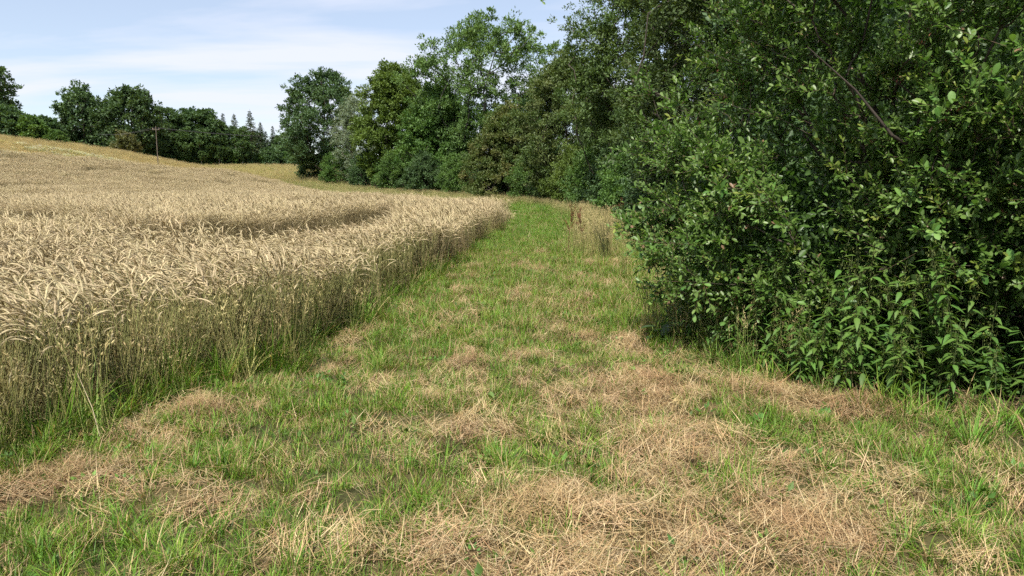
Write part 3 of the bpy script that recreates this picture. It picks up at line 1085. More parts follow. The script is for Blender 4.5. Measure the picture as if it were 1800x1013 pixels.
# hedge trees, from the bend of the path to the far end
plant('ash_tree', tree_meshes(101, 21.6, 8.8, 4.5, 'broad', 215, 1.25, 270, .36, .40, ASH, .34, (.06, .055, .05), fill=.35, spread=.36, flat=.85), -3.4, 99,
      'tall airy green ash tree rising highest above the hedge with limbs showing', 'tree', 'trees of the hedge')
plant('ash_tree', tree_meshes(102, 18.6, 7.2, 2.6, 'round', 190, 1.2, 280, .42, .42, [(.050, .105, .040), (.075, .14, .054), (.10, .17, .066)], .30, fill=.4, spread=.3), -32.5, 134,
      'rounded blue green tree at the far end of the hedge beside the meadow', 'tree', 'trees of the hedge')
plant('silver_willow', tree_meshes(103, 14.5, 4.0, 1.0, 'oval', 150, .85, 260, .30, .22, SILV, .2, fill=.4, droop=.25), -24.5, 124,
      'silvery grey willow standing between darker green hedge trees', 'tree', 'trees of the hedge')
plant('hedge_tree', tree_meshes(104, 17.0, 5.6, 1.0, 'oval', 240, 1.15, 380, .36, .48, YELG, .25, fill=.25), -16.5, 111,
      'bright yellowish green tree left of the tall ash, beside the silvery willow', 'tree', 'trees of the hedge')
plant('hedge_tree', tree_meshes(105, 13.5, 5.5, .6, 'dome', 230, 1.1, 340, .30, .5, MIDG, .25), -9.5, 101,
      'mid green rounded tree directly below left limbs of the tall ash', 'tree', 'trees of the hedge')
plant('hawthorn_tree', tree_meshes(106, 9.6, 4.2, .5, 'dome', 250, .78, 330, .21, .5, BROWN, .18), -.4, 83,
      'low brownish green tree full of ripening fruit below the tall ash', 'tree', 'trees of the hedge')
plant('hawthorn_tree', tree_meshes(107, 12.6, 4.4, .5, 'oval', 300, .85, 360, .20, .5, [(.06, .10, .026), (.088, .125, .036), (.13, .145, .05)], .2), 4.9, 68,
      'taller olive brown tree between the brownish thorn tree and the dark willow', 'tree', 'trees of the hedge')
plant('willow_tree', tree_meshes(108, 17.5, 4.7, .6, 'column', 420, .80, 330, .19, .42, OLIVE, .3, fill=.5, spread=.2), 8.2, 44,
      'very tall dark willow with fine narrow leaves, cut off by the picture top', 'tree', 'trees of the hedge')
plant('willow_tree', tree_meshes(109, 14.5, 4.3, .6, 'column', 420, .72, 330, .15, .42, [(.044, .078, .022), (.062, .1, .028), (.084, .12, .036)], .26, fill=.5, spread=.2), 7.6, 25,
      'dark fine leaved willow close behind the big broad leaved bush', 'tree', 'trees of the hedge')
plant('willow_tree', tree_meshes(110, 13.0, 4.5, .6, 'column', 300, .95, 220, .24, .45, DARK, .26, fill=.5), 12.5, 16.5,
      'dense dark tree filling the gap behind the top of the bush', 'tree', 'trees of the hedge')
plant('willow_tree', tree_meshes(111, 12.0, 4.5, .5, 'column', 300, .95, 220, .24, .45, DARK, .26, fill=.5), 13.5, 9.0,
      'dense dark tree behind the bush at the picture edge', 'tree', 'trees of the hedge')

plant('hedge_tree', tree_meshes(112, 10.5, 5.0, .3, 'dome', 150, 1.1, 230, .34, .5, DARK, .22), 2.5, 96,
      'dark rounded tree deep behind the brownish thorn tree', 'tree', 'trees of the hedge')
plant('hedge_tree', tree_meshes(113, 10.0, 4.6, .3, 'dome', 150, 1.1, 230, .32, .5, DARK, .22), 10.5, 74,
      'dark rounded tree deep behind the olive brown tree', 'tree', 'trees of the hedge')
plant('hedge_tree', tree_meshes(114, 11.0, 5.0, .3, 'dome', 150, 1.1, 230, .36, .5, MIDG, .22), -11.5, 114,
      'green rounded tree deep behind the gap left of the tall ash', 'tree', 'trees of the hedge')
plant('willow_tree', tree_meshes(115, 12.5, 4.0, .4, 'column', 320, .95, 240, .22, .45, DARK, .24, fill=.5), 9.6, 20.5,
      'dark tree seen through gaps in the upper bush', 'tree', 'trees of the hedge')
# shrubs along the foot of the hedge
SH = []
for sd, cols in ((201, MIDG), (202, DARK), (203, YELG), (204, MIDG)):
    SH.append(tree_meshes(sd, 4.6, 2.5, .1, 'dome', 150, .5, 200, .15, .5, cols, .10, fill=.4, stems=5))
shr = [(-36.5, 139, 1.05, 1, 'dark shrub standing alone at the meadow corner beyond the hedge end'),
       (-28.5, 127, 1.25, 0, 'green shrub at the foot of the rounded blue green tree'),
       (-21.5, 114, 1.2, 1, 'dark shrub below the silvery willow'),
       (-16.0, 104, 1.2, 0, 'green shrub below the bright yellowish green tree'),
       (-11.0, 96, 1.1, 1, 'dark shrub at the crop edge below the mid green hedge tree'),
       (-6.0, 91, 1.1, 3, 'green shrub left of the brownish thorn tree'),
       (-2.5, 86, .9, 1, 'dark low shrub at the foot of the brownish thorn tree'),
       (2.2, 77, 1.05, 3, 'green shrub where the mown strip ends at the hedge'),
       (4.4, 70, .95, 1, 'dark shrub below the olive brown tree'),
       (5.2, 58, 1.0, 2, 'yellowish green shrub at the hedge foot beyond the dry grass'),
       (5.9, 51, 1.0, 3, 'green shrub at the foot of the very tall dark willow'),
       (6.3, 43, .95, 1, 'dark shrub behind the brown dock stalks'),
       (6.0, 35, .85, 0, 'green shrub behind the tall dry grass near the bush'),
       (5.7, 27, .8, 1, 'dark shrub half hidden behind the big bush'),
       (7.4, 14.2, 1.0, 1, 'dark shrub showing through the middle of the big bush'),
       (9.6, 12.0, 1.15, 1, 'dark shrub showing through the lower bush near the picture edge')]
for i, (x, y, s, k, lab) in enumerate(shr):
    plant('shrub', SH[k], x, y, lab, 'shrub', 'shrubs along the hedge foot', s, i * 1.7, names=('stems', 'crown'))


# far wood
def conifer_meshes(seed, H, RAD, cols, bare=.12, dens=1.0):
    rng = np.random.default_rng(seed)
    mb = MB()
    tubes(mb, [[0, 0, -.3], [0, 0, H * .5]], [[0, 0, H * .5], [0, 0, H]], [.22, .13], [.13, .02], 6, np.array([.09, .07, .055]))
    A, B = [], []
    z = H * bare
    while z < H * .98:
        t = (z / H - bare) / (1 - bare)
        L = RAD * (1 - t) ** .75 + .1
        for k in range(int(6 * dens)):
            th = rng.uniform(0, 6.28); l = L * rng.uniform(.6, 1.15)
            A.append([0, 0, z]); B.append([math.cos(th) * l, math.sin(th) * l, z - l * rng.uniform(.05, .35)])
        z += H * .022
    A, B = np.array(A), np.array(B)
    tubes(mb, A, B, .05, .015, 3, np.array([.07, .055, .04]))
    trunk = mb.mesh('trunk')
    mb = MB()
    k = np.repeat(np.arange(len(A)), 16)
    u = rng.uniform(.15, 1.05, len(k))[:, None]
    P = A[k] + (B[k] - A[k]) * u
    d = norm(B[k] - A[k])
    ax = norm(d + rng.normal(size=d.shape) * .55 + np.array([0, 0, -.15]))
    sd = norm(np.cross(ax, np.array([0, 0, 1.])) + rng.normal(size=d.shape) * .3)
    cols = np.array(cols); m = rng.random((len(k), 1))
    sz = np.clip(1.3 - P[:, 2] / H, .4, 1)
    kites(mb, P, ax, sd, rng.uniform(.55, 1.05, len(k)) * sz, rng.uniform(.22, .38, len(k)) * sz, (cols[0] * (1 - m) + cols[2] * m) * rng.uniform(.75, 1.2, (len(k), 1)))
    return trunk, mb.mesh('crown')


SPR = [(.042, .074, .036), (.056, .092, .042), (.072, .112, .05)]
LAR = [(.065, .095, .035), (.08, .11, .04), (.10, .13, .05)]
FO = {'oak': [tree_meshes(301, 20, 7.4, 3, 'round', 150, 1.5, 150, .62, .6, DARK, .45, spread=.3),
              tree_meshes(302, 18, 6.6, 2.5, 'oval', 140, 1.4, 150, .60, .6, DARK, .4, spread=.3)],
      'green': [tree_meshes(303, 14, 4.6, 1.5, 'oval', 110, 1.15, 150, .55, .6, [(.044, .092, .036), (.066, .126, .048), (.092, .158, .058)], .25),
                tree_meshes(304, 13, 4.2, 1.5, 'round', 110, 1.1, 150, .52, .6, [(.048, .10, .036), (.072, .134, .046), (.098, .165, .058)], .25)],
      'birch': [tree_meshes(305, 13, 2.8, 3, 'oval', 80, .85, 130, .45, .6, [(.058, .115, .038), (.084, .15, .048), (.112, .18, .058)], .13, (.35, .33, .30))],
      'larch': [conifer_meshes(306, 16, 2.7, LAR, .3)],
      'spruce': [conifer_meshes(307, 16, 3.0, SPR), conifer_meshes(308, 14, 2.5, SPR, .2)],
      'brown': [tree_meshes(309, 9, 2.6, 1, 'oval', 70, .8, 130, .45, .6, [(.075, .09, .03), (.11, .12, .045), (.16, .15, .06)], .13)],
      'bush': [tree_meshes(310, 5.2, 3.4, 0, 'dome', 90, .9, 150, .42, .6, DARK, .15, stems=4), tree_meshes(311, 4.4, 2.8, 0, 'dome', 80, .8, 150, .40, .6, MIDG, .15, stems=4)]}
CATN = {'oak': ('oak_tree', 'tree'), 'green': ('broadleaf_tree', 'tree'), 'birch': ('birch_tree', 'tree'), 'larch': ('larch_tree', 'tree'),
        'spruce': ('spruce_tree', 'tree'), 'brown': ('yellowing_tree', 'tree'), 'bush': ('shrub', 'shrub')}
fc = [0]


def forest(kind, px, dist, s, label, group='trees of the wood beyond the crop'):
    x = (px - 900) / 1334 * dist
    ms = FO[kind][fc[0] % len(FO[kind])]
    fc[0] += 1
    nm, cat = CATN[kind]
    plant(nm, ms, x, dist, label, cat, group, s, fc[0] * 2.4, names=('stems' if kind == 'bush' else 'trunk', 'crown'))


forest('oak', -20, 116, .64, 'tall dark tree cut by the picture edge above the slope')
forest('green', 22, 121, .52, 'small dark tree beside the tall one at the picture edge')
forest('oak', 160, 192, .98, 'open crowned dark oak left of the biggest oak in the far wood')
forest('oak', 243, 186, 1.06, 'biggest dark round oak standing highest in the far wood')
forest('spruce', 92, 178, .80, 'small spruce with its tip above the shrubs near the slope top')
forest('spruce', 124, 184, .92, 'spruce just left of the open crowned dark oak')
forest('brown', 233, 172, .98, 'yellowing young tree in front of the biggest oak')
forest('green', 312, 200, 1.12, 'green tree right of the biggest oak in the far wood')
forest('green', 350, 207, 1.12, 'dark green tree midway along the far wood')
forest('green', 375, 205, 1.12, 'green tree with a rounded top left of the pointed conifers')
forest('spruce', 402, 226, .96, 'slim spruce left of the larches in the far wood')
forest('larch', 421, 226, .96, 'thin topped larch beside the slim spruce')
forest('larch', 449, 214, .98, 'broad pale larch, tallest of the conifers in the far wood')
forest('spruce', 466, 222, .90, 'spruce right of the broad pale larch')
forest('spruce', 487, 232, .74, 'low spruce between larch and hedge end')
forest('birch', 500, 224, .70, 'slender yellowish birch in front of the low spruces')
forest('spruce', 512, 236, .64, 'last spruce of the wood before the hedge tree')
forest('birch', 290, 196, .72, 'slender pale trunked birch below the biggest oak')
forest('birch', 330, 198, .78, 'slender pale trunked birch in front of the green trees')
forest('birch', 362, 201, .74, 'slender pale trunked birch by the middle of the wood')
forest('birch', 392, 203, .72, 'slender pale trunked birch left of the slim spruce')
forest('birch', 432, 205, .80, 'slender pale trunked birch at the meadow edge below the larches')
forest('green', 190, 200, 1.0, 'green tree wedged between the two dark oaks')
forest('green', 60, 190, .62, 'rounded tree low behind the shrubs by the slope top')
forest('green', 275, 205, 1.0, 'dark tree behind the right flank of the biggest oak')
# bushes on the slope and at the wood edge
for i, (px, d_, s) in enumerate([(5, 112, 1.0), (38, 110, .95), (70, 109, .85), (95, 113, .8), (112, 108, .5)]):
    forest('bush', px, d_, s, ['dark bush at the picture edge above the slope', 'dark bush second from the picture edge on the slope', 'dark bush in the middle of the slope hedge',
                               'dark bush next to last in the slope hedge', 'low dark bush ending the slope hedge by the dry grass'][i], 'bushes above the slope')
lab_b = 'green bush at the foot of the far wood'
for i, px in enumerate([150, 175, 205, 228, 255, 278, 300, 322, 345, 368, 392, 415, 440, 462, 485, 508]):
    forest('bush', px, [172, 176, 180, 184, 188, 192, 196, 199, 202, 204, 206, 207, 208, 209, 210, 212][i], .75 + .3 * ((i * 37) % 10) / 10, lab_b, 'bushes at the foot of the far wood')
lab_t = 'dark tree standing deep in the far wood behind the front row'
for i in range(24):
    px = -10 + i * 23 + (i * 53 % 11)
    d_ = 222 + (i * 29) % 40
    k = ['green', 'spruce', 'green', 'oak'][i % 4]
    lim = np.interp(px, [0, 120, 240, 300, 400, 520, 600], [.66, .85, .98, .95, .92, .76, .6])
    forest(k, px, d_, lim * (.9 if k != 'oak' else .62), lab_t, 'trees deep in the far wood')


# ------------------------------------------------------------------ the big bush beside the strip
def leaf_fine(col, wid=.5, fold=.16, bend=.12):
    """single leaf along +Y, unit length, face up +Z"""
    ts = [0, .18, .42, .68, .88, 1.0]; ws = [0.04, .55, .92, 1.0, .62, 0.0]
    V, F3, F4 = [], [], []
    for t, w_ in zip(ts, ws):
        z = -bend * t * t
        V += [[-w_ * wid / 2, t, z + fold * w_ * wid / 2], [0, t, z], [w_ * wid / 2, t, z + fold * w_ * wid / 2]]
    for k in range(len(ts) - 1):
        a_ = 3 * k
        F4 += [[a_, a_ + 1, a_ + 4, a_ + 3], [a_ + 1, a_ + 2, a_ + 5, a_ + 4]]
    C = np.tile(np.array(col), (len(V), 1))
    C[1::3] = np.array(col) * 1.18
    mb = MB(); mb.add(V, C, f4=F4)
    return mb.mesh('leaf')


def mats_from(P, ax, nr, L, W):
    sd = norm(np.cross(ax, nr)); nr = np.cross(sd, ax)
    out = []
    for i in range(len(P)):
        m = Matrix.Identity(4)
        m.col[0][:3] = sd[i] * W[i] * 2; m.col[1][:3] = ax[i] * L[i]; m.col[2][:3] = nr[i] * L[i]
        m.col[3][:3] = P[i]
        out.append(m)
    return out


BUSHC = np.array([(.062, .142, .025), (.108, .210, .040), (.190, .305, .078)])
ELL = np.array([[4.85, 9.0, 2.3, 3.15, 2.7, 2.9], [6.6, 6.7, 2.5, 3.1, 2.5, 3.1], [3.0, 8.5, 1.15, 1.6, 1.3, 1.3], [5.2, 8.2, 4.1, 3.1, 2.8, 2.0], [4.6, 7.1, 1.7, 1.5, 1.2, 1.3]])


def ell_param(P):
    return np.min(np.stack([np.sqrt((((P - e_[:3]) / e_[3:]) ** 2).sum(1)) for e_ in ELL], 1), 1)


def build_bush():
    rng = np.random.default_rng(77)
    root = np.array([5.0, 8.2, 0.0])
    pts = []
    for e_ in ELL:
        n = int(560 * (e_[3] * e_[5]) / 3.0)
        d = norm(rng.normal(size=(n, 3)))
        pts.append(e_[:3] + d * e_[3:] * rng.uniform(.62, 1.0, (n, 1)) ** .8 * (1 + .07 * np.sin(5 * d[:, :1] + 7 * d[:, 2:3]) + .06 * np.sin(11 * d[:, 1:2] + 4 * d[:, :1]) + .05 * np.sin(17 * d[:, 2:3] + 13 * d[:, :1])))
    pts = np.concatenate(pts)
    pr = ell_param(pts)
    foot = np.where(pts[:, 0] < 3.6, .12, .35) + np.where(pts[:, 0] < 3.6, .2, .5) * vnoise(pts[:, 0] * 1.5, pts[:, 1] * 1.5)
    k = (pr > .60) & (pts[:, 2] > foot)
    front = (pts[:, 1] < 9.3) | (pts[:, 0] < 4.2)
    k &= front | (rng.random(len(pts)) < .45)
    cl_ = vnoise(pts[:, 0] * 1.5 + pts[:, 2] * .8, pts[:, 2] * 1.7 - pts[:, 1] * .9)
    k &= rng.random(len(pts)) < .16 + .92 * S((cl_ - .29) / .2)
    pts = pts[k]
    n = len(pts)
    st = np.array([[0, 0, 0], [-.1, -.05, .4], [-.25, -.1, .8]]) + root
    allp = np.concatenate([st, pts])
    par, order = grow(allp, 3, .45, np.linalg.norm(st - st[0], axis=1))
    r = pipe(par, order, 3, .0032, 2.3)
    r = np.minimum(r, .075)
    wood = MB()
    limb_tubes(wood, allp, par, r, 5, np.array([.075, .062, .048]), rng, .07)
    # several stems of their own at the base
    for q in range(9):
        a_ = rng.uniform(0, 6.28)
        tip = root + np.array([math.cos(a_) * 1.9, math.sin(a_) * 1.5, rng.uniform(1.8, 3.2)])
        b0 = root + np.array([math.cos(a_) * .3, math.sin(a_) * .3, -.1])
        c0 = (b0 + tip) / 2 + np.array([0, 0, .35])
        tubes(wood, [b0, c0], [c0, tip], [.05, .04], [.04, .012], 6, np.array([.07, .058, .045]))
    # the thick dark limb that crosses the bush
    ln = np.array([[4.75, 7.4, 1.5], [4.2, 6.9, 1.72], [3.7, 6.75, 2.02], [3.3, 6.7, 2.22], [3.0, 6.8, 2.62], [2.6, 6.9, 3.0]])
    tubes(wood, ln[:-1], ln[1:], [.034, .026, .02, .014, .009], [.026, .02, .014, .009, .004], 7, np.array([.055, .045, .036]))
    # branch that reaches out over the strip at the top of the picture
    ov = np.array([[3.4, 9.0, 3.9], [2.5, 10.0, 4.5], [1.6, 10.8, 4.62], [.9, 11.2, 4.6], [.35, 11.4, 4.46]])
    tubes(wood, ov[:-1], ov[1:], [.03, .022, .014, .008], [.022, .014, .008, .004], 5, np.array([.07, .06, .048]))
    # twigs
    T = 6
    base = np.repeat(pts, T, 0)
    out = norm(base - np.array([4.9, 8.0, 1.6]))
    d = norm(out * .7 + np.array([0, 0, .45]) + rng.normal(size=base.shape) * .62)
    Lt = rng.uniform(.16, .36, len(base)) * np.where(rng.random(len(base)) < .06, 1.9, 1.0)
    x_ = np.array([[.5, 11.35, 4.5], [.4, 11.4, 4.47], [1.15, 11.05, 4.6], [1.3, 11.0, 4.4], [1.25, 11.0, 4.6], [1.45, 10.9, 4.6], [1.8, 10.6, 4.55], [2.1, 10.4, 4.5]])
    base = np.concatenate([base, x_]); d = np.concatenate([d, norm(rng.normal(size=x_.shape) + np.array([-.4, 0, -.5]))]); Lt = np.concatenate([Lt, np.full(len(x_), .3)])
    tubes(wood, base, base + d * Lt[:, None], .0026, .0014, 3, np.array([.10, .075, .045]))
    # leaves along the twigs
    nlf = 13
    ti = np.repeat(np.arange(len(base)), nlf)
    u = np.tile((np.arange(nlf) + .5) / nlf, len(base)) * 1.0 + .04
    ang = np.tile(np.arange(nlf) * 2.4, len(base)) + np.repeat(rng.uniform(0, 6.28, len(base)), nlf)
    dd = d[ti]
    p1 = norm(np.cross(dd, np.array([.31, .2, .93]))); p2 = np.cross(dd, p1)
    rad = p1 * np.cos(ang)[:, None] + p2 * np.sin(ang)[:, None]
    ax = norm(dd * (.35 + .55 * u)[:, None] + rad * (1 - .35 * u)[:, None] + np.array([0, 0, .12]) + rng.normal(size=dd.shape) * .22)
    nr = norm(np.array([0, 0, 1.0]) + dd * .35 - rad * .15 + rng.normal(size=dd.shape) * .32 + np.array([-.15, -.1, 0]))
    P = base[ti] + dd * (u * Lt[ti])[:, None]
    n = len(P)
    L = rng.uniform(.045, .090, n) * np.repeat(rng.uniform(.65, 1.2, len(base)), nlf)
    W = L * rng.uniform(.42, .58, n)
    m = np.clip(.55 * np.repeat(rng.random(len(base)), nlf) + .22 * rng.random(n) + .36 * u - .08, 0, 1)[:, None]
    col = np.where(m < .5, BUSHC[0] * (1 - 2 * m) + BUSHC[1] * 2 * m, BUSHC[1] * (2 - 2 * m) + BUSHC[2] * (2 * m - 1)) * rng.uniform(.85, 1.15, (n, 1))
    yel = np.repeat(rng.random(len(base)) < .10, nlf)[:, None]
    col = np.where(yel, col * np.array([1.45, 1.12, .9]), col)
    pale = rng.random((n, 1)) < .012
    col = np.where(pale, np.array([.30, .20, .11]), col)
    # the leaves that show largest become objects of their own
    cam_p = np.array([0, 0, CAM_H])
    v = P - cam_p; dist = np.linalg.norm(v, axis=1)
    face = np.abs((nr * norm(v)).sum(1))
    pxx = 900 + v[:, 0] / np.maximum(v[:, 1], .1) * 1334
    score = L * W * (.25 + face) / dist ** 2 * (ell_param(P) > .97) * (pxx < 1795)
    big = np.argsort(score)[::-1][:300]
    mask = np.ones(n, bool); mask[big] = False
    e_ = empty('broadleaf_bush', tuple(root))
    tag(e_, 'big broad leaved green bush overhanging the mown strip beside the nettles', 'bush')
    ofs = root
    fol = MB()
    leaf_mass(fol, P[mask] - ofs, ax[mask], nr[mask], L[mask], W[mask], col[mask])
    # larger leaves in the darkest leaf green, filling the inside
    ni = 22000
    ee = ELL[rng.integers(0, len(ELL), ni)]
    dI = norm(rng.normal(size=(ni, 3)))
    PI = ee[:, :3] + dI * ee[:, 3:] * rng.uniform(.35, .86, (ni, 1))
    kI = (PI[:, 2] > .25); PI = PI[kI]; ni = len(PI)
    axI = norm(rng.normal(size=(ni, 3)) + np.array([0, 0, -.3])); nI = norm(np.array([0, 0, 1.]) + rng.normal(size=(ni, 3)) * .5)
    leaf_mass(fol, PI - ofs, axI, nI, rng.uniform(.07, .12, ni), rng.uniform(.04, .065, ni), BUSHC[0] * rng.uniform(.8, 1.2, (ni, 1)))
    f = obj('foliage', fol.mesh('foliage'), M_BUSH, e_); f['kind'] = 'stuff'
    for V_ in wood.V: V_ -= ofs
    obj('branches', wood.mesh('branches', True), M_BARK, e_)
    lm = [leaf_fine(BUSHC[0] * 1.1), leaf_fine(BUSHC[1], .55), leaf_fine(BUSHC[2] * .92)]
    for q_ in lm: q_.materials.append(M_BUSH)
    for i, mt in zip(big, mats_from(P[big] - ofs, ax[big], nr[big], L[big] * 1.05, W[big])):
        o = bpy.data.objects.new('leaf', lm[int(np.clip(m[i, 0] * 3, 0, 2))])
        COL.objects.link(o); o.parent = e_; o.matrix_local = mt
    # withered brown clusters
    mb = MB()
    cI = rng.choice(len(base), 260, replace=False)
    kk = np.repeat(cI, 9); nn = len(kk)
    Pd = base[kk] + rng.normal(0, .022, (nn, 3)) - np.stack([0 * kk, 0 * kk, rng.uniform(0, .09, nn)], 1)
    ad = norm(rng.normal(size=(nn, 3)) * .5 + np.array([0, 0, -1.]))
    kites(mb, Pd - ofs, ad, perp(ad, rng), rng.uniform(.02, .045, nn), rng.uniform(.008, .018, nn), np.array([.19, .085, .048]) * rng.uniform(.6, 1.5, (nn, 1)))
    dl = obj('withered_catkins', mb.mesh('withered_catkins'), M_DEAD, e_)
    dl['label'] = 'withered reddish brown hanging clusters'
    dl['kind'] = 'stuff'
    return n


print('bush', build_bush())


# ------------------------------------------------------------------ nettles
def nettle_leaf():
    ts = np.linspace(0, 1, 8); V, F4, C = [], [], []
    ws = np.interp(ts, [0, .15, .3, .6, 1], [.08, .8, 1, .62, 0])
    for i, (t, w_) in enumerate(zip(ts, ws)):
        jag = 1.0 if i % 2 else .86
        z = -.28 * t * t
        V += [[-w_ * .19 * jag, t, z + .05 * w_], [0, t, z], [w_ * .19 * jag, t, z + .05 * w_]]
        c = np.array([.080, .155, .028]); C += [c, c * 1.2, c]
    for k in range(7):
        a_ = 3 * k; F4 += [[a_, a_ + 1, a_ + 4, a_ + 3], [a_ + 1, a_ + 2, a_ + 5, a_ + 4]]
    mb = MB(); mb.add(V, np.array(C), f4=F4)
    return mb.mesh('leaf')


def build_nettles():
    rng = np.random.default_rng(88)
    lf = nettle_leaf(); lf.materials.append(M_NETTLE)

    def one(h, pairs):
        e_ = empty('nettle', (0, 0, 0))
        mb = MB()
        k = 6; s = np.linspace(0, 1, k)
        pts = np.stack([.10 * h * s ** 2 * rng.uniform(-1, 1), .10 * h * s ** 2 * rng.uniform(-1, 1), h * s], 1)
        tubes(mb, pts[:-1], pts[1:], .0045 * (1.1 - s[:-1] * .7), .0045 * (1.1 - s[1:] * .7), 4, np.array([.085, .115, .040]))
        obj('stem', mb.mesh('stem'), M_NETTLE, e_)
        fl = MB()
        for j in range(pairs):
            t = .22 + .78 * (j + .5) / pairs
            p = np.array([np.interp(t, s, pts[:, q]) for q in range(3)])
            L = (.125 if t < .75 else .125 * (1.35 - t) / .6) * rng.uniform(.85, 1.15)
            for sgn in (0, 1):
                az = j * 1.5708 + sgn * math.pi + rng.normal(0, .15)
                o = bpy.data.objects.new('leaf', lf); COL.objects.link(o); o.parent = e_
                o.location = p + np.array([math.cos(az), math.sin(az), 0]) * .012
                o.rotation_euler = (rng.uniform(-.55, .15) + (.45 if t > .9 else 0), rng.normal(0, .15), az - math.pi / 2)
                o.scale = (L, L, L)
            if t > .55:
                nn = 26
                az = rng.uniform(0, 6.28, nn)
                P0 = p + np.stack([np.cos(az), np.sin(az), 0 * az], 1) * rng.uniform(.01, .05, nn)[:, None] - np.stack([0 * az, 0 * az, rng.uniform(0, .06, nn)], 1)
                aa = norm(rng.normal(size=(nn, 3)) * .35 + np.array([0, 0, -1.]))
                kites(fl, P0, aa, perp(aa, rng), rng.uniform(.012, .03, nn), np.full(nn, .005), np.array([.16, .19, .055]) * rng.uniform(.7, 1.3, (nn, 1)))
        obj('flower_tassels', fl.mesh('flower_tassels'), M_NETTLE, e_)['kind'] = 'stuff'
        return e_

    protos_ = [one(1.25, 12), one(1.05, 11), one(.85, 9), one(.6, 7)]
    used = [False] * 4
    spots = []
    for i in range(78):
        u = rng.random()
        y = 8.9 - 2.9 * u + rng.normal(0, .1)
        x = float(hedge_x(y)) + rng.uniform(-.05, .75)
        inner = x - float(hedge_x(y))
        k = 3 if inner < .06 else (2 if inner < .2 else rng.integers(0, 2))
        spots.append((x, y, int(k)))
    for i in range(16):
        y = rng.uniform(5.0, 6.2); spots.append((float(hedge_x(y)) + rng.uniform(.1, .6), y, 3 if rng.random() < .6 else 2))
    LAB = {0: ('tall nettle with drooping flower tassels leaning against the bush', 'tall nettles against the bush'),
           1: ('medium tall nettle with flower tassels in front of the bush', 'medium nettles in front of the bush'),
           2: ('waist high leafy nettle in the front row below the bush', 'lower nettles of the front row'),
           3: ('small leafy nettle at the edge of the dry cuttings', 'small nettles at the thicket edge')}
    for i, (x, y, k) in enumerate(spots):
        if used[k]:
            o = copy_tree(protos_[k])
        else:
            o = protos_[k]; used[k] = True
        o.location = (x, y, float(hz(x, y)) - .01)
        s = rng.uniform(.85, 1.12)
        o.scale = (s, s, s)
        o.rotation_euler = (rng.normal(0, .08), rng.normal(-.06, .08), rng.uniform(0, 6.28))
        tag(o, LAB[k][0], 'nettle', LAB[k][1])


build_nettles()


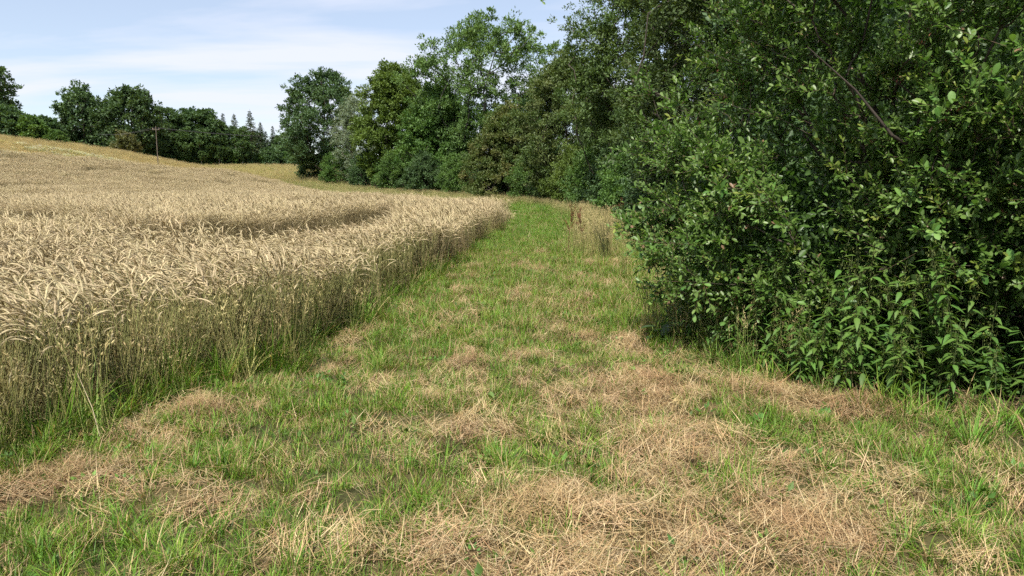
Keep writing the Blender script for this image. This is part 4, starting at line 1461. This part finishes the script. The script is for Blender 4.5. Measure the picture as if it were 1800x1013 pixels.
# ------------------------------------------------------------------ single plants and things on the strip
def build_singles():
    rng = np.random.default_rng(99)

    def place(name, me, mat, x, y, label, cat, group=None, dz=0.):
        o = obj(name, me, mat)
        o.location = (x, y, float(hz(x, y)) + dz)
        o.rotation_euler = (0, 0, rng.uniform(0, 6.28))
        return tag(o, label, cat, group)

    # heaps of raked cuttings
    def heap(n, rad, h):
        mb = MB()
        c = rng.normal(0, rad * .5, (n, 2)); rr = np.hypot(c[:, 0], c[:, 1]) / rad
        z = h * np.exp(-rr ** 2 * 1.6) * rng.uniform(.3, 1.05, n)
        az = rng.uniform(0, 6.28, n); L = rng.uniform(.08, .24, n)
        base = np.stack([c[:, 0] - np.cos(az) * L / 2, c[:, 1] - np.sin(az) * L / 2, z], 1)
        m = rng.random((n, 1))
        blades(mb, base, az, L, rng.uniform(.0022, .0048, n), rng.uniform(1.0, 1.75, n), rng.normal(.2, .5, n), (ST1 * (1 - m) + ST2 * m) * rng.uniform(.7, 1.15, (n, 1)), seg=3)
        return mb.mesh('cuttings_heap')
    for (x, y, n, r_, h, lab) in [(-.46, 7.5, 520, .26, .14, 'small pale heap of cuttings alone in green grass at mid strip'),
                                  (.05, 12.0, 420, .30, .16, 'brown clod of cuttings far up the strip'),
                                  (1.3, 6.75, 900, .45, .14, 'broad straw heap beside the foot of the bush'),
                                  (2.85, 5.95, 800, .34, .15, 'straw heap under the overhanging nettles'),
                                  (2.15, 6.5, 700, .40, .10, 'flat straw heap between bush foot and nettles'),
                                  (.15, 3.95, 900, .40, .12, 'brown rumpled heap of cuttings low in the middle of the picture'),
                                  (1.5, 3.7, 900, .42, .08, 'flat swirl of pale straw near the picture bottom'),
                                  (-2.45, 5.75, 420, .26, .14, 'dark brown tuft of cuttings near the crop foot'),
                                  (-2.75, 4.5, 520, .40, .10, 'straw heap lying along the crop edge near the camera'),
                                  (1.5, 13.4, 380, .35, .12, 'straw heap beside the far edge of the bush'),
                                  (.9, 8.9, 420, .30, .11, 'thin straw heap on the strip level with the bush edge')]:
        place('cuttings_heap', heap(n, r_, h), M_STRAW, x, y, lab, 'straw heap', 'heaps of cuttings')

    # rank green tussocks, each blade its own part
    bl = []
    for k in range(3):
        mb = MB(); c = [G1, G2 * .9, G3][k]
        blades(mb, np.zeros((1, 3)), np.zeros(1), np.ones(1) * 1.0, np.ones(1) * .022, np.array([.15]), np.array([[.7, 1.2, 1.7][k]]), c[None], c[None] * 1.2, seg=6)
        me = mb.mesh('blade'); me.materials.append(M_GRASS); bl.append(me)
    for (x, y, nb, h, lab) in [(3.15, 5.0, 70, .42, 'rank green grass tussock in the lower corner beside the bush shade'),
                               (2.35, 7.2, 40, .55, 'long pale grass tussock arching out between the nettles'),
                               (.45, 4.75, 45, .26, 'dark green grass tussock in the middle of the dry cuttings'),
                               (-.45, 4.55, 40, .24, 'green grass tussock just left of the brown rumpled heap'),
                               (1.75, 5.2, 45, .28, 'upright green tussock between the straw swath and the bush')]:
        e_ = empty('grass_tussock', (x, y, float(hz(x, y)) - .01))
        tag(e_, lab, 'grass tussock', 'green tussocks')
        for i in range(nb):
            o = bpy.data.objects.new('blade', bl[i % 3]); COL.objects.link(o); o.parent = e_
            r_ = .09 * math.sqrt(rng.random()); a_ = rng.uniform(0, 6.28)
            o.location = (r_ * math.cos(a_), r_ * math.sin(a_), 0)
            s = h * rng.uniform(.55, 1.2)
            o.rotation_euler = (0, rng.uniform(-.1, .35), a_ + rng.normal(0, .6)); o.scale = (s, s * .9 + .08, s)

    # brown dock stalks
    def dock(h):
        e_ = empty('dock_stalk', (0, 0, 0))
        mb = MB()
        s = np.linspace(0, 1, 7); p = np.stack([.05 * np.sin(4 * s), .04 * np.sin(3 * s + 1), h * s], 1)
        tubes(mb, p[:-1], p[1:], .011 * (1.1 - s[:-1] * .8), .011 * (1.1 - s[1:] * .8), 5, np.array([.12, .06, .035]))
        br = [(p[k], p[k] + np.array([math.cos(a_) * .12, math.sin(a_) * .12, .26])) for k, a_ in ((3, .5), (3, 3.4), (4, 2.0), (4, 5.0), (5, 1.0))]
        tubes(mb, [b[0] for b in br], [b[1] for b in br], .005, .003, 4, np.array([.12, .06, .035]))
        obj('stem', mb.mesh('stem'), M_DEAD, e_)
        mb = MB()
        segs = br + [(p[4], p[6])]
        for a_, b in segs:
            nn = 130; t = rng.uniform(.1, 1.02, (nn, 1)); P = a_ + (b - a_) * t + rng.normal(0, .014, (nn, 3))
            ax = norm(rng.normal(size=(nn, 3))); kites(mb, P, ax, perp(ax, rng), rng.uniform(.014, .028, nn), rng.uniform(.010, .018, nn), np.array([.17, .075, .038]) * rng.uniform(.6, 1.4, (nn, 1)))
        obj('seed_head', mb.mesh('seed_head'), M_DEAD, e_)
        return e_
    for (x, y, h, lab) in [(1.5, 19.6, 1.25, 'brown forked dock stalk at the edge of the green strip'), (1.85, 19.9, 1.15, 'straight brown dock stalk beside the forked one'),
                           (3.9, 27.5, 1.3, 'tall reddish brown dock stalk against the dark hedge'), (4.6, 29, 1.2, 'reddish brown dock stalk closest to the bush edge')]:
        e_ = dock(h); e_.location = (x, y, float(hz(x, y))); e_.rotation_euler = (rng.normal(0, .06), rng.normal(0, .08), rng.uniform(0, 6))
        tag(e_, lab, 'dock', 'dead dock stalks')

    # dark rush clump
    mb = MB(); nb = 70
    th = rng.uniform(0, 6.28, nb); rr = .10 * np.sqrt(rng.random(nb))
    A = np.stack([rr * np.cos(th), rr * np.sin(th), 0 * rr], 1)
    B = A + np.stack([rng.normal(-.16, .14, nb), rng.normal(0, .1, nb), rng.uniform(.6, 1.0, nb)], 1)
    tubes(mb, A, B, .004, .0015, 3, np.array([.075, .085, .04]) * rng.uniform(.7, 1.3, (nb, 1)))
    o = place('rush_clump', mb.mesh('rush_clump'), M_STRAW, 2.3, 18.4, 'dark leaning clump of stiff rushes in the dry grass', 'rushes')
    o.rotation_euler = (0, 0, 0)

    # leafy burdock rosette at the bush foot
    e_ = empty('burdock', (1.68, 8.5, float(hz(1.68, 8.5))))
    tag(e_, 'dark leafy burdock at the bush corner on the strip edge', 'burdock')
    lf = leaf_fine((.05, .10, .028), .75, .2, .35); lf.materials.append(M_BUSH)
    for i in range(13):
        o = bpy.data.objects.new('leaf', lf); COL.objects.link(o); o.parent = e_
        a_ = i * 2.4; s = rng.uniform(.14, .24)
        o.location = (math.cos(a_ + 1.57) * .03, math.sin(a_ + 1.57) * .03, .03 + .02 * i)
        o.rotation_euler = (rng.uniform(.0, .7), rng.normal(0, .1), a_); o.scale = (s, s, s)
    for (x, y, lab, nlv) in [(-.15, 5.9, 'plantain rosette with upright leaves at mid strip', 6), (1.08, 5.55, 'single upright grey green plantain in the straw swath', 3)]:
        e_ = empty('plantain', (x, y, float(hz(x, y)))); tag(e_, lab, 'plantain')
        lf2 = leaf_fine((.12, .19, .05), .4, .2, .2); lf2.materials.append(M_GRASS)
        for i in range(nlv):
            o = bpy.data.objects.new('leaf', lf2); COL.objects.link(o); o.parent = e_
            s = rng.uniform(.08, .12)
            o.rotation_euler = (rng.uniform(.6, 1.2), 0, i * 2.1 + .4); o.scale = (s, s, s); o.location = (0, 0, .03)

    # one broken pale stalk leaning out of the crop
    mb = MB()
    tubes(mb, [[0, 0, 0], [-.06, .02, .26]], [[-.06, .02, .26], [-.17, .05, .52]], [.0034, .003], [.003, .002], 5, np.array([.55, .47, .29]))
    o = place('straw_stalk', mb.mesh('straw_stalk'), M_STRAW, -2.86, 5.1, 'single pale broken straw stalk leaning at the crop corner', 'straw stalk')
    o.rotation_euler = (0, 0, 0)


build_singles()


# ------------------------------------------------------------------ power line over the crop
def build_line():
    def pole(x, y, h, lab):
        e_ = empty('utility_pole', (x, y, float(hz(x, y)) - .2)); tag(e_, lab, 'utility pole', 'poles of the power line')
        mb = MB(); tubes(mb, [[0, 0, 0]], [[0, 0, h + .2]], [.06], [.045], 10, np.array([.14, .115, .09])); obj('post', mb.mesh('post', True), M_WOOD, e_)
        mb = MB(); tubes(mb, [[-.45, 0, h - .25]], [[.45, 0, h - .25]], [.035], [.035], 4, np.array([.13, .11, .09])); obj('crossarm', mb.mesh('crossarm'), M_WOOD, e_)
        tops = []
        for sx in (-.4, .4):
            mb = MB(); tubes(mb, [[sx, 0, h - .2], [sx, 0, h - .1]], [[sx, 0, h - .1], [sx, 0, h]], [.03, .05], [.05, .03], 8, np.array([.25, .2, .16])); obj('insulator', mb.mesh('insulator'), M_WOOD, e_)
            tops.append(Vector((x + sx, y, float(hz(x, y)) - .2 + h)))
        return tops
    ps = [pole(-112, 205, 9.5, 'utility pole hidden among the trees of the far wood'),
          pole(-46.5, 101, 5.6, 'thin wooden utility pole at the upper end of the crop'),
          pole(-28, 150, 8.5, 'utility pole behind the far end of the hedge')]
    for k in (0, 1):
        for q in (0, 1):
            a_, b = ps[k][q], ps[k + 1][q]
            t = np.linspace(0, 1, 15)[:, None]
            p = np.array(a_) * (1 - t) + np.array(b) * t
            p[:, 2] -= (4 * t * (1 - t))[:, 0] * .8
            mb = MB(); tubes(mb, p[:-1], p[1:], .022, .022, 4, np.array([.06, .06, .06]))
            o = obj('power_cable', mb.mesh('power_cable'), M_WOOD)
            tag(o, [['near wire of the span running into the far wood', 'far wire of the span running into the far wood'], ['near wire of the span towards the hedge end', 'far wire of the span towards the hedge end']][k][q], 'power cable', 'wires of the power line')


build_line()
